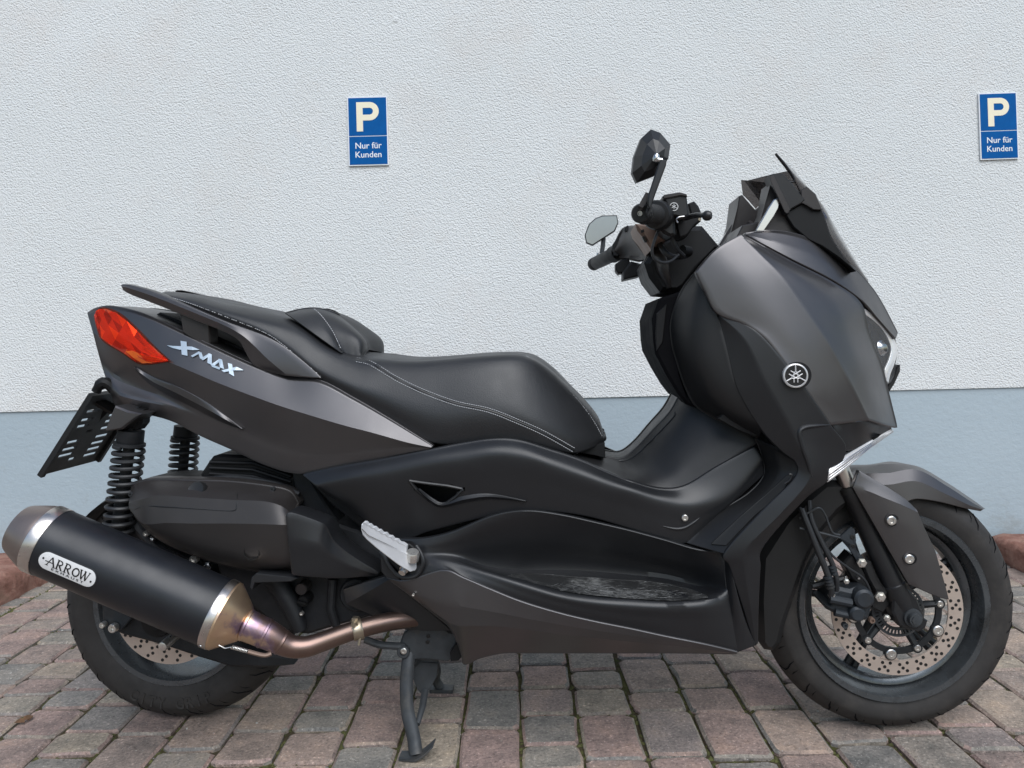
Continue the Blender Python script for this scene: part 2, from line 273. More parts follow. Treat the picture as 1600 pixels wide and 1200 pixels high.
class Surf:
    """lofted panel; rows of (px, py, s) control points"""
    def __init__(self, rows, nu=40, nv=6, arc=None, smooth_v=False, bulge=None, smooth_u=True, breaks=()):
        if arc is None: arc = len(set(len(r) for r in rows)) > 1
        rr = [samp(r, nu, smooth_u, arc) for r in rows]; self.nu = nu
        g = []; nr = len(rr)
        for k in range(nr-1):
            n = nv if not isinstance(nv, (list, tuple)) else nv[k]
            b = 0 if bulge is None else bulge[k]
            for q in range(n):
                f = q/n; line = []
                for i in range(nu):
                    if smooth_v:
                        lo = max([0]+[q_ for q_ in breaks if q_ <= k]); hi = min([nr-1]+[q_ for q_ in breaks if q_ > k]); v = crom([rr[q_][i] for q_ in range(lo, hi+1)], k-lo+f)
                    else:
                        a, c = rr[k][i], rr[k+1][i]; v = tuple(a[t]*(1-f)+c[t]*f for t in range(3))
                    if b: v = (v[0], v[1], v[2]-b*math.sin(math.pi*f))
                    line.append(v)
                g.append(line)
        g.append(rr[-1]); self.g = g
    def s(self, px, py):
        best = []
        for row in self.g:
            for v in row:
                d = (v[0]-px)**2+(v[1]-py)**2; best.append((d, v[2]))
        best.sort(); best = best[:4]; W = 0; S = 0
        for d, s in best: w_ = 1/(d+0.5); W += w_; S += w_*s
        return S/W
    def build(self, bm, rim=0.012, rnd=0.0022, mirror=False, bridge=None, hole=None, mi=0):
        for sgn in ((1, -1) if mirror else (1,)):
            vs = []
            for row in self.g:
                line = []
                for v in row:
                    q = P(*v)
                    line.append(bm.verts.new((q.x, q.y*sgn, q.z)))
                vs.append(line)
            for a in range(len(vs)-1):
                for b in range(self.nu-1):
                    if hole is not None:
                        cx = sum(self.g[i][j][0] for i in (a, a+1) for j in (b, b+1))/4; cy = sum(self.g[i][j][1] for i in (a, a+1) for j in (b, b+1))/4
                        if inpoly(cx, cy, hole): continue
                    q = [vs[a][b], vs[a+1][b], vs[a+1][b+1], vs[a][b+1]]
                    u = []
                    for x in q:
                        if all((x.co-y.co).length > 1e-6 for y in u): u.append(x)
                    if len(u) < 3: continue
                    try: f = bm.faces.new(u if sgn > 0 else u[::-1]); f.material_index = mi
                    except ValueError: pass
            if rim > 0:
                H = len(vs)
                loop = [vs[0][i] for i in range(self.nu)] + [vs[j][-1] for j in range(1, H)] + [vs[-1][i] for i in range(self.nu-2, -1, -1)] + [vs[j][0] for j in range(H-2, 0, -1)]
                u = []
                for x in loop:
                    if not u or (x.co-u[-1].co).length > 1e-5: u.append(x)
                if (u[0].co-u[-1].co).length < 1e-5: u.pop()
                n = len(u); area = sum(u[i].co.x*u[(i+1) % n].co.z-u[(i+1) % n].co.x*u[i].co.z for i in range(n))
                o = 1 if area < 0 else -1
                prev = u
                for (ro, ri) in ((0.7, 0.3), (1.0, 1.0), (1.0, None)):
                    ring = []
                    for i in range(n):
                        a, b, c = u[i-1].co, u[i].co, u[(i+1) % n].co
                        t1 = Vector((b.x-a.x, b.z-a.z)); t2 = Vector((c.x-b.x, c.z-b.z))
                        if t1.length > 1e-9: t1.normalize()
                        if t2.length > 1e-9: t2.normalize()
                        t = t1+t2
                        if t.length < 0.3: t = t1
                        t.normalize(); nx, nz = -t.y*o, t.x*o
                        dy = (ri*rnd if ri is not None else rim)*sgn
                        ring.append(bm.verts.new((b.x+nx*rnd*ro, b.y+dy, b.z+nz*rnd*ro)))
                    for i in range(n):
                        if abs(u[i].co.y) < 1e-4 and abs(u[(i+1) % n].co.y) < 1e-4: continue
                        try:
                            f = bm.faces.new([prev[i], prev[(i+1) % n], ring[(i+1) % n], ring[i]]); f.material_index = mi
                        except ValueError: pass
                    prev = ring
                for v in [x for x in bm.verts if not x.link_faces]: bm.verts.remove(v)
        if bridge is not None:
            row = self.g[bridge]; prev = None
            for v in row:
                q = P(*v); line = [bm.verts.new((q.x, q.y*k, q.z+0.004*(1-k*k)*abs(q.y)/0.15)) for k in (1, .6, .2, -.2, -.6, -1)]
                if prev:
                    for i in range(5): bm.faces.new([prev[i], line[i], line[i+1], prev[i+1]]).material_index = mi
                prev = line
def panel(name, parent, m, rows, nu=40, nv=6, rim=0.012, rnd=0.0022, mirror=False, bridge=None, hole=None, angle=28, join=False, **kw):
    joined = mirror and (join or bridge is not None)
    S = Surf(rows, nu, nv, **kw); bm = bmesh.new(); S.build(bm, rim, rnd, joined, bridge, hole)
    bmesh.ops.recalc_face_normals(bm, faces=bm.faces)
    o = finish(name, bm, m, parent, angle=angle)
    if mirror and not joined:            # the same moulding on the far side
        c = o.copy(); col.objects.link(c); c.parent = parent; c.scale = (1, -1, 1)
    return o, S
def prism(bm, pts, s0, s1, bev=0.0015, mi=0, dome=0.0):
    """flat plate: outline in pixels traced at s0, real thickness s1-s0, bevelled edge; s0 may be a list per point"""
    n = len(pts); q = [P(p[0], p[1], (p[2] if len(p) > 2 else s0)) for p in pts]
    area = sum(q[i].x*q[(i+1) % n].z-q[(i+1) % n].x*q[i].z for i in range(n)); o = 1 if area < 0 else -1
    rings = []
    for (ins, dy) in ((bev, 0.0), (0.0, bev), (0.0, None)):
        ring = []
        for i in range(n):
            a, b, c = q[i-1], q[i], q[(i+1) % n]
            t1 = Vector((b.x-a.x, b.z-a.z)).normalized() if (b-a).length > 1e-9 else Vector((1, 0)); t2 = Vector((c.x-b.x, c.z-b.z)).normalized() if (c-b).length > 1e-9 else Vector((1, 0))
            t = t1+t2
            if t.length < 0.2: t = t1
            t.normalize(); nx, nz = t.y*o, -t.x*o
            y = b.y+dy if dy is not None else b.y+(s1-s0)
            ring.append(bm.verts.new((b.x+nx*ins, y, b.z+nz*ins)))
        rings.append(ring)
    for A, B in zip(rings, rings[1:]):
        for i in range(n): bm.faces.new([A[i], A[(i+1) % n], B[(i+1) % n], B[i]]).material_index = mi
    f = bm.faces.new(rings[0]); f.material_index = mi
    f2 = bm.faces.new(rings[-1][::-1]); f2.material_index = mi
    bmesh.ops.triangulate(bm, faces=[f, f2])
def plate(name, parent, m, pts, s0, s1, bev=0.0015, angle=30):
    bm = bmesh.new(); prism(bm, pts, s0, s1, bev); bmesh.ops.recalc_face_normals(bm, faces=bm.faces)
    return finish(name, bm, m, parent, angle=angle)
def frame_of(d):
    d = d.normalized(); a = Vector((0, 0, 1)) if abs(d.z) < 0.9 else Vector((1, 0, 0))
    u = d.cross(a).normalized(); return u, d.cross(u).normalized()
def tube(bm, pts, r, n=10, cap=True, mi=0, flat=1.0):
    pts = [Vector(p) for p in pts]; N = len(pts); rs = r if isinstance(r, (list, tuple)) else [r]*N
    u = None; prev = None
    for i in range(N):
        d = (pts[min(i+1, N-1)]-pts[max(i-1, 0)])
        if d.length < 1e-9: d = Vector((1, 0, 0))
        d.normalize()
        if u is None: u, v = frame_of(d)
        else:
            u = (u-d*u.dot(d)).normalized(); v = d.cross(u)
        ring = [bm.verts.new(pts[i]+(u*math.cos(2*math.pi*k/n)+v*math.sin(2*math.pi*k/n)*flat)*rs[i]) for k in range(n)]
        if prev:
            for k in range(n): bm.faces.new([prev[k], prev[(k+1) % n], ring[(k+1) % n], ring[k]]).material_index = mi
        elif cap: bm.faces.new(ring[::-1]).material_index = mi
        prev = ring
    if cap: bm.faces.new(prev).material_index = mi
def curve3(pts, n=24):
    p = [tuple(q) for q in pts]; m = len(p)-1
    return [Vector(crom(p, i/(n-1)*m)) for i in range(n)]
def lathe(bm, prof, o, d, n=32, mi=0, closed=False):
    """prof: (radius, distance along axis d from o)"""
    d = Vector(d).normalized(); u, v = frame_of(d); o = Vector(o); prev = None; first = None
    for (r, a) in prof:
        c = o+d*a
        ring = [bm.verts.new(c)] if r < 1e-6 else [bm.verts.new(c+(u*math.cos(2*math.pi*k/n)+v*math.sin(2*math.pi*k/n))*r) for k in range(n)]
        if prev is not None:
            if len(ring) == 1 and len(prev) == 1: pass
            elif len(ring) == 1:
                for k in range(n): bm.faces.new([prev[k], prev[(k+1) % n], ring[0]]).material_index = mi
            elif len(prev) == 1:
                for k in range(n): bm.faces.new([prev[0], ring[(k+1) % n], ring[k]]).material_index = mi
            else:
                for k in range(n): bm.faces.new([prev[k], prev[(k+1) % n], ring[(k+1) % n], ring[k]]).material_index = mi
        else: first = ring
        prev = ring
    if closed and len(prev) > 1 and len(first) > 1:
        for k in range(n): bm.faces.new([prev[k], prev[(k+1) % n], first[(k+1) % n], first[k]]).material_index = mi
def box(bm, c, sx, sy, sz, rot=None, mi=0):
    vs = []
    for x in (-1, 1):
        for y in (-1, 1):
            for z in (-1, 1):
                p = Vector((x*sx/2, y*sy/2, z*sz/2))
                if rot is not None: p = rot @ p
                vs.append(bm.verts.new(Vector(c)+p))
    for f in ((0, 1, 3, 2), (4, 6, 7, 5), (0, 4, 5, 1), (2, 3, 7, 6), (0, 2, 6, 4), (1, 5, 7, 3)): bm.faces.new([vs[i] for i in f]).material_index = mi
def part(name, parent, m, fn, angle=35, smooth=True):
    bm = bmesh.new(); fn(bm); bmesh.ops.recalc_face_normals(bm, faces=bm.faces)
    return finish(name, bm, m, parent, smooth, angle)
def tubepart(name, parent, m, pts, r, n=10, k=24, flat=1.0):
    def f(bm):
        q = curve3(pts, k) if len(pts) > 2 else [Vector(p) for p in pts]
        rr = r
        if isinstance(r, (list, tuple)): rr = [crom([(x,) for x in r], i/(k-1)*(len(r)-1))[0] for i in range(k)] if len(pts) > 2 else r
        tube(bm, q, rr, n, flat=flat)
    return part(name, parent, m, f)
def bolt(name, parent, px, py, s, rpx=4.5, m='zinc', h=0.006, sock=True):
    c = P(px, py, s); d = (c.y-_co.y); r = rpx*d/FPX
    def f(bm):
        if sock:
            lathe(bm, [(0, -h*0.55), (r*0.42, -h*0.55), (r*0.5, -h), (r*0.86, -h), (r, -h*0.8), (r, 0.002)], c, (0, 1, 0), 14)
        else:
            lathe(bm, [(0, -h), (r*0.55, -h), (r*0.6, -h*0.6), (r, -h*0.5), (r, 0.002)], c, (0, 1, 0), 6 if r < 0.012 else 14)
    return part(name, parent, m, f)
def text_mesh(body, size, bold=0.0, extrude=0.0):
    cu_ = bpy.data.curves.new('lettering', 'FONT'); cu_.body = body; cu_.size = size; cu_.align_x = 'CENTER'; cu_.align_y = 'CENTER'; cu_.offset = bold; cu_.extrude = extrude; cu_.resolution_u = 3
    o = bpy.data.objects.new('lettering', cu_); col.objects.link(o)
    dg = bpy.context.evaluated_depsgraph_get(); me = bpy.data.meshes.new_from_object(o.evaluated_get(dg)); bpy.data.objects.remove(o); bpy.data.curves.remove(cu_)
    return me
def add_text(bm, body, size, origin, ux, uy, bold=0.0, extrude=0.0006, sx=1.0, mi=0, wrap=None):
    me = text_mesh(body, size, bold, extrude); un = ux.cross(uy).normalized()
    vs = []
    for v in me.vertices:
        p = origin+ux*(v.co.x*sx)+uy*v.co.y+un*v.co.z
        if wrap: p = wrap(p)
        vs.append(bm.verts.new(p))
    for f in me.polygons:
        try: bm.faces.new([vs[i] for i in f.vertices]).material_index = mi
        except ValueError: pass
    bpy.data.meshes.remove(me)
def tag(o, label, cat=None, group=None, kind=None):
    if label: o['label'] = label
    if cat: o['category'] = cat
    if group: o['group'] = group
    if kind: o['kind'] = kind
    return o

# ------------------------------------------------------------------ setting: wall, ground, paving, kerbs
WY = 1.15; ZP = 0.607
bm = bmesh.new()
box(bm, (0, 0, -0.056), 240, 240, 0.02)
ground = finish('ground', bm, 'asphalt', smooth=False); tag(ground, None, None, None, 'structure')
bm = bmesh.new()
box(bm, (0, -1.41, -0.027), 8.60, 5.10, 0.03)
paving = finish('paving', bm, 'joint_soil', smooth=False); tag(paving, 'brown and grey block paving with mossy joints', None, None, 'structure')

bm = bmesh.new(); box(bm, (0, WY+0.15, (ZP+4.2)/2), 11, 0.30, 4.2-ZP)
wall = finish('house_wall', bm, 'plaster', smooth=False); tag(wall, 'white roughcast house wall with a blue grey painted base behind the scooter', 'wall')
bm = bmesh.new(); box(bm, (0, WY+0.157, ZP/2-0.03), 11, 0.30, ZP+0.06)
plinth = finish('plinth', bm, 'plinth_paint', wall, smooth=False); tag(plinth, 'smooth blue grey painted base of the wall')
def plug(bm):
    c = PW(618, 31, WY); lathe(bm, [(0, -0.002), (0.009, -0.0017), (0.0125, -0.0003), (0.0130, 0.003)], c, (0, 1, 0), 16)
part('wall_plug', wall, 'plaster', plug)

# pavers: shared meshes, one object per stone
def brick_mesh(w, l, h, rnd):
    bm = bmesh.new(); c = 0.007
    pts = []
    for (sx, sy) in ((1, 1), (-1, 1), (-1, -1), (1, -1)):
        x, y = sx*w/2, sy*l/2
        a, b = (x, y-sy*c*(0.6+rnd.random()*1.3)), (x-sx*c*(0.6+rnd.random()*1.3), y)
        pts += ([a, b] if sx*sy > 0 else [b, a])
    out = []
    for i, p in enumerate(pts):
        q = pts[(i+1) % 8]; out.append(p)
        if i % 2 == 1: out.append(((p[0]+q[0])/2+rnd.uniform(-.0016, .0016), (p[1]+q[1])/2+rnd.uniform(-.0016, .0016)))
    jit = [(x+rnd.uniform(-.0029, .0029), y+rnd.uniform(-.0029, .0029)) for x, y in out]
    top = [bm.verts.new((x*(1-0.011/w), y*(1-0.011/l), h+rnd.uniform(-.0012, .0005))) for x, y in jit]
    mid = [bm.verts.new((x, y, h-0.005+rnd.uniform(-.001, .001))) for x, y in jit]
    bot = [bm.verts.new((x, y, -0.02)) for x, y in jit]
    n = len(jit); cen = bm.verts.new((0, 0, h+0.0008))
    for i in range(n):
        j = (i+1) % n
        bm.faces.new([top[i], top[j], cen]); bm.faces.new([mid[i], mid[j], top[j], top[i]]); bm.faces.new([bot[i], bot[j], mid[j], mid[i]])
    bmesh.ops.recalc_face_normals(bm, faces=bm.faces)
    return bm
BL = (0.088, 0.118, 0.178); rb = random.Random(11)
BM = {}
for li, l in enumerate(BL):
    for k in range(4):
        bm = brick_mesh(0.118, l, 0.0, rb); me = bpy.data.meshes.new('paver'); bm.to_mesh(me); bm.free(); me.materials.append(M('paver'))
        me.polygons.foreach_set('use_smooth', [True]*len(me.polygons)); me.set_sharp_from_angle(angle=R(24)); BM[(li, k)] = me
spots = []; PITCH = 0.1262
for rx in range(-34, 34):
    x = rx*PITCH+PITCH/2-0.002
    y = WY-0.004-rb.choice((0, .03, .05))
    while y > -3.9:
        li = rb.choices((0, 1, 2), (0.30, 0.34, 0.36))[0]; l = BL[li]
        if y-l < -3.9: break
        spots.append((x, y-l/2, li)); y -= l+0.0085
def shows(x, y):                       # in the photograph's ground area
    d = y-CAM.y
    if d < 0.3: return False
    v = Vector((x, y, 0))-CAM; px = PX0+FPX*v.dot(cr)/d; py = PY0-FPX*v.dot(cu)/d
    return -70 < px < 1670 and py < 1265
seen = [s for s in spots if shows(s[0], s[1])]; rest = [s for s in spots if not shows(s[0], s[1])]
seen.sort(key=lambda s: (Vector((s[0], s[1], 0))-CAM).length); rest += seen[300:]; seen = seen[:300]
for (x, y, li) in seen:
    o = bpy.data.objects.new('paver', BM[(li, rb.randrange(4))]); col.objects.link(o); o.parent = paving
    o.location = (x+rb.uniform(-.0022, .0022), y+rb.uniform(-.002, .002), rb.uniform(-.0035, .0))
    o.rotation_euler = (rb.uniform(-.010, .010), rb.uniform(-.010, .010), rb.uniform(-.022, .022)+rb.choice((0, math.pi)))
bm = bmesh.new()
for (x, y, li) in rest:
    me = BM[(li, rb.randrange(4))]; n0 = len(bm.verts); bm.from_mesh(me); bm.verts.ensure_lookup_table()
    dz = rb.uniform(-.0035, 0)
    for v in bm.verts[n0:]: v.co += Vector((x, y, dz))
pr = finish('remaining_pavers', bm, 'paver', paving, smooth=True, angle=50, doubles=False); tag(pr, None, None, None, 'stuff')

# moss tufts along the joints
bm = bmesh.new(); rm = random.Random(5)
ico = [Vector(v) for v in ((0, 0, 1), (.9, 0, .1), (.3, .85, .1), (-.75, .5, .1), (-.75, -.5, .1), (.3, -.85, .1))]
cl = [(rm.uniform(-1.7, 1.7), rm.uniform(-0.5, 1.15), rm.uniform(0.06, 0.22)) for _ in range(60)]
def moss(x, y, r):
    hgt = r*rm.uniform(.35, .8); a = rm.uniform(0, 6.28); ca, sa = math.cos(a), math.sin(a)
    vs = [bm.verts.new((x+(v.x*ca-v.y*sa)*r*rm.uniform(.7, 1.2), y+(v.x*sa+v.y*ca)*r*rm.uniform(.7, 1.2), -0.0115+v.z*hgt)) for v in ico]
    for i in range(5): bm.faces.new([vs[0], vs[1+i], vs[1+(i+1) % 5]])
for _ in range(15000):
    if rm.random() < 0.72:
        x = round(rm.uniform(-13, 13))*PITCH-0.002+rm.gauss(0, .0028); y = rm.uniform(-0.6, 1.14)
    else:
        s_ = rm.choice(seen); x = s_[0]+rm.uniform(-.06, .06); y = s_[1]-BL[s_[2]]/2-0.004+rm.gauss(0, .0022)
    k = max([0.4]+[1.0 for c in cl if (x-c[0])**2+(y-c[1])**2 < c[2]**2])
    if rm.random() < k: moss(x, y, rm.uniform(.003, .0075))
for _ in range(500):                  # thicker moss under the left kerb and by the wall
    moss(-1.66+abs(rm.gauss(0, .022)), rm.uniform(0.4, 1.14), rm.uniform(.006, .015))
    moss(rm.uniform(-1.68, 1.68), WY-0.005-abs(rm.gauss(0, .012)), rm.uniform(.006, .014))
mo = finish('moss', bm, 'moss_green', smooth=False, doubles=False); tag(mo, 'green brown moss growing in the paving joints', None, None, 'stuff')

# grit, lime crumbs
bm = bmesh.new()
for _ in range(500):
    x, y = rm.uniform(-1.6, 1.6), rm.uniform(-.4, 1.1); r = rm.uniform(.0007, .0019)+(.002 if rm.random() < .04 else 0)
    vs = [bm.verts.new((x+v.x*r*rm.uniform(.6, 1.4), y+v.y*r*rm.uniform(.6, 1.4), -0.002+v.z*r)) for v in ico]
    for i in range(5): bm.faces.new([vs[0], vs[1+i], vs[1+(i+1) % 5]])
gr = finish('grit', bm, 'crumb', smooth=False, doubles=False); tag(gr, 'small pale stone crumbs lying on the pavers', None, None, 'stuff')

# red kerb stones bordering the bay, left and right
from mathutils import noise
def kerb(name, x0, x1, y0, y1, h, label, seed, grp):
    bm = bmesh.new(); nx, ny, nz = 9, 12, 4
    bmesh.ops.create_cube(bm, size=1.0); bmesh.ops.subdivide_edges(bm, edges=bm.edges, cuts=7, use_grid_fill=True)
    for v in bm.verts:
        c = v.co*2; k = max(abs(c.x), abs(c.y), abs(c.z))
        m_ = (abs(c.x)**9+abs(c.y)**9+abs(c.z)**9)**(1/9.0); c = c*(k/m_)
        p = Vector(((x0+x1)/2+c.x*(x1-x0)/2, (y0+y1)/2+c.y*(y1-y0)/2, h/2-0.03+c.z*(h/2+0.03)))
        nv = noise.noise_vector(p*9+Vector((seed, 0, 0)))*0.017+noise.noise_vector(p*34+Vector((seed, 3, 0)))*0.011
        v.co = p+nv
    o = finish(name, bm, 'red_stone', angle=55); tag(o, label, 'kerb stone', grp)
    return o
kerb('kerb_stone', -2.06, -1.70, 0.62, 1.13, 0.092, 'red sandstone kerb behind the muffler end at the left edge', 1.0, 'red kerb stones beside the bay')
kerb('kerb_stone', 1.705, 2.08, 0.60, 1.13, 0.085, 'rough red sandstone kerb beyond the front tyre at the right edge', 9.0, 'red kerb stones beside the bay')
# dead leaf on the pavers
def leaf(bm):
    c = SM @ G(36, 1131)
    for k in range(3):
        o = c+Vector((k*0.013-0.02, k*.004, 0.003)); a = k*0.9
        row = []
        for i in range(6):
            t = i/5; wdt = 0.006*math.sin(math.pi*t)+0.0006
            p = o+Vector((math.cos(a), math.sin(a), 0))*(t*0.024)+Vector((0, 0, 0.005*math.sin(t*3)))
            nn = Vector((-math.sin(a), math.cos(a), 0.35))
            row.append((bm.verts.new(p-nn*wdt), bm.verts.new(p+Vector((0, 0, -.001))), bm.verts.new(p+nn*wdt)))
        for A, B in zip(row, row[1:]):
            bm.faces.new([A[0], A[1], B[1], B[0]]); bm.faces.new([A[1], A[2], B[2], B[1]])
lf = part('dead_leaf', None, 'leaf_brown', leaf); tag(lf, 'crumpled brown dead leaf on the pavers in the lower left corner', 'leaf')

# ------------------------------------------------------------------ parking signs
def sign(cx, cy, wpx, hpx, ang, label):
    y = WY-0.006; c = PW(cx, cy, y); d = y-CAM.y
    wd, ht = wpx*d/FPX, hpx*d/FPX
    root = bpy.data.objects.new('parking_sign', None); col.objects.link(root); root.location = (c.x, y, c.z); root.rotation_euler = (0, R(ang), 0)
    tag(root, label, 'sign', 'blue parking signs on the wall')
    ux, uz = Vector((1, 0, 0)), Vector((0, 0, 1))
    def rect(bm, x0, x1, z0, z1, ya, yb): box(bm, ((x0+x1)/2, (ya+yb)/2, (z0+z1)/2), x1-x0, yb-ya, z1-z0)
    part('board', root, 'sign_white', lambda bm: rect(bm, -wd/2, wd/2, -ht/2, ht/2, -0.0015, 0.004), smooth=False)
    e = wd*0.027; zs = -ht*0.072
    part('blue_field', root, 'sign_blue', lambda bm: rect(bm, -wd/2+e, wd/2-e, zs+ht*.006, ht/2-e, -0.0025, -0.001), smooth=False)
    part('blue_field', root, 'sign_blue', lambda bm: rect(bm, -wd/2+e, wd/2-e, -ht/2+e, zs-ht*.006, -0.0025, -0.001), smooth=False)
    # the letter P
    def letter(bm):
        H = ht*0.425; Wd = wd*0.56; t = wd*0.158; x0 = -wd*0.275; z0 = zs+ht*0.068; z1 = z0+H
        zb = z0+H*0.37; rr = (z1-zb)/2; xr = x0+Wd-rr; cz = (z1+zb)/2; ya, yb = -0.0032, -0.002
        outer = [(x0, z0), (x0+t, z0), (x0+t, zb)] + [(xr+rr*math.sin(a), cz-rr*math.cos(a)) for a in [math.pi*i/14 for i in range(15)]] + [(x0, z1)]
        ri = rr-t*0.92
        inner = [(x0+t, cz-ri)] + [(xr+ri*math.sin(a), cz-ri*math.cos(a)) for a in [math.pi*i/14 for i in range(15)]] + [(x0+t, cz+ri)]
        fr = []
        # stem
        rect(bm, x0, x0+t, z0, z1, ya, yb)
        # bowl as a strip
        o2 = [(x0+t, zb)] + outer[3:18] + [(x0+t, z1)]
        va = [bm.verts.new((p[0], ya, p[1])) for p in o2]; vb = [bm.verts.new((p[0], ya, p[1])) for p in inner]
        for i in range(len(o2)-1): bm.faces.new([va[i], va[i+1], vb[i+1], vb[i]])
    part('letter_p', root, 'sign_cream', letter, smooth=False)
    def words(bm):
        add_text(bm, 'Nur für', ht*0.125, Vector((0, -0.003, -ht*.215)), ux, uz, bold=ht*.0012, extrude=0.0003)
        add_text(bm, 'Kunden', ht*0.125, Vector((0, -0.003, -ht*.345)), ux, uz, bold=ht*.0012, extrude=0.0003)
    part('lettering', root, 'sign_white', words, smooth=False)
sign(575, 205, 62.5, 107.5, -0.1, 'blue and white parking sign on the wall above the seat')
sign(1560, 197, 59.5, 104.0, -0.6, 'blue and white parking sign at the right edge of the wall')

# ------------------------------------------------------------------ the scooter
sc = bpy.data.objects.new('scooter', None); col.objects.link(sc); sc.matrix_world = SM
tag(sc, 'matt grey and black maxi scooter parked on its centre stand before the wall', 'scooter')

# ---- dark core: frame and engine behind the panels
def core(bm):
    prism(bm, [(480, 748), (600, 728), (700, 712), (800, 708), (900, 730), (985, 760), (1060, 770), (1120, 760), (1180, 740), (1190, 850), (1170, 990), (1140, 1005), (900, 1000), (760, 1000), (700, 990), (640, 905), (600, 850), (520, 790)], -0.13, 0.13)
part('frame_body', sc, 'dark_plastic', core)
def tailcore(bm):
    prism(bm, [(185, 520), (250, 488), (350, 530), (480, 590), (600, 665), (640, 700), (560, 712), (480, 722), (420, 712), (330, 672), (240, 636), (205, 615)], -0.066, 0.066)
part('tail_tray', sc, 'dark_plastic', tailcore)
def engine(bm):
    prism(bm, [(330, 860), (470, 800), (560, 830), (640, 900), (650, 935), (610, 955), (520, 980), (480, 992), (440, 985), (395, 950), (345, 905)], -0.12, 0.12, 0.006)
    tube(bm, [P(430, 905, -.135), P(455, 945, -.14), P(470, 985, -.14)], [.022, .02, .014], 12)
    tube(bm, [P(520, 905, -.13), P(517, 950, -.135), P(528, 985, -.13)], [.010, .009, .008], 10)
    lathe(bm, [(0, -.02), (.032, -.02), (.036, -.014), (.036, .02)], P(560, 925, -.12), (0, 1, 0), 20)
    for k in range(5): box(bm, P(600, 930+k*9, -.12), .05, .03, .004)
eng = part('engine', sc, 'engine_black', engine)
def fcap(bm):
    c = P(471, 920, -.15); lathe(bm, [(0, -.004), (.011, -.004), (.0125, -.002), (.0125, .03)], c, (0, 1, 0), 20)
part('filler_cap', eng, 'cover_grey', fcap)
def dip(bm):
    c = P(474, 939, -.15); lathe(bm, [(0, -.004), (.010, -.004), (.012, 0), (.012, .03)], c, (0, 1, 0), 18)
    box(bm, c+Vector((0, -.007, 0)), .017, .010, .004, Matrix.Rotation(R(15), 3, 'Y'))
part('dipstick', eng, 'dark_plastic', dip)
bolt('drain_bolt', eng, 472, 958, -.15, 3.2)

# ---- rear wheel
RC = P(290, 929, 0.0); RRAD = RC.z
FC = P(1379, 936, 0.0); FRAD = FC.z
def tyre(bm, C, Ro, Ri, hw, Rz, n=96, treads=True, seed=0):
    rot = Matrix.Rotation(Rz, 3, 'Z')
    prof = []
    # cross-section from near bead to far bead
    sec = [(Ri-.004, -.78), (Ri+.006, -.90), (Ri+.022, -.985), (Ri+(Ro-Ri)*.46, -1.0), (Ri+(Ro-Ri)*.58, -.965), (Ri+(Ro-Ri)*.60, -.945), (Ri+(Ro-Ri)*.73, -.83), (Ri+(Ro-Ri)*.85, -.65), (Ri+(Ro-Ri)*.94, -.42), (Ri+(Ro-Ri)*.985, -.2), (Ro, -.0)]
    sec = sec+[(r, -a) for r, a in sec[-2::-1]]
    prev = None; first = None
    for (r, a) in sec:
        ring = []
        for k in range(n):
            t = 2*math.pi*k/n; ring.append(bm.verts.new(C+rot @ Vector((r*math.cos(t), a*hw, r*math.sin(t)))))
        if prev:
            for k in range(n): bm.faces.new([prev[k], prev[(k+1) % n], ring[(k+1) % n], ring[k]])
        prev = ring
def grooves(bm, C, Ro, Ri, hw, Rz, cnt=30):
    rot = Matrix.Rotation(Rz, 3, 'Z')
    def at(t, u):     # u from -1 (near shoulder) to 1
        tab = [(0, 1), (.2, .985), (.42, .94), (.65, .85), (.83, .73), (.945, .60), (1, .46)]; b = abs(u); rr = tab[-1][1]
        for (u0, f0), (u1, f1) in zip(tab, tab[1:]):
            if u0 <= b <= u1: rr = f0+(f1-f0)*(b-u0)/(u1-u0); break
        rr = Ri+(Ro-Ri)*rr-.0007
        return C+rot @ Vector((rr*math.cos(t), u*hw, rr*math.sin(t)))
    for k in range(cnt):
        t0 = 2*math.pi*k/cnt
        for sg in (-1, 1):
            sh = 0 if sg < 0 else math.pi/cnt
            pts = [at(t0+sh+dt, sg*u) for (dt, u) in ((0, .93), (.02, .82), (.055, .68), (.075, .5), (.05, .3), (.04, .14))]
            tube(bm, pts, [.0010, .0024, .0027, .0026, .0022, .0008], 6, flat=.6)
            pts = [at(t0+sh+dt+.09, sg*u) for (dt, u) in ((0, .90), (.012, .78), (.035, .62))]
            tube(bm, pts, [.0008, .0021, .0008], 6, flat=.6)
def ring_part(bm, C, prof, Rz=0, n=72):
    d = Matrix.Rotation(Rz, 3, 'Z') @ Vector((0, 1, 0)); lathe(bm, prof, C, d, n, closed=True)

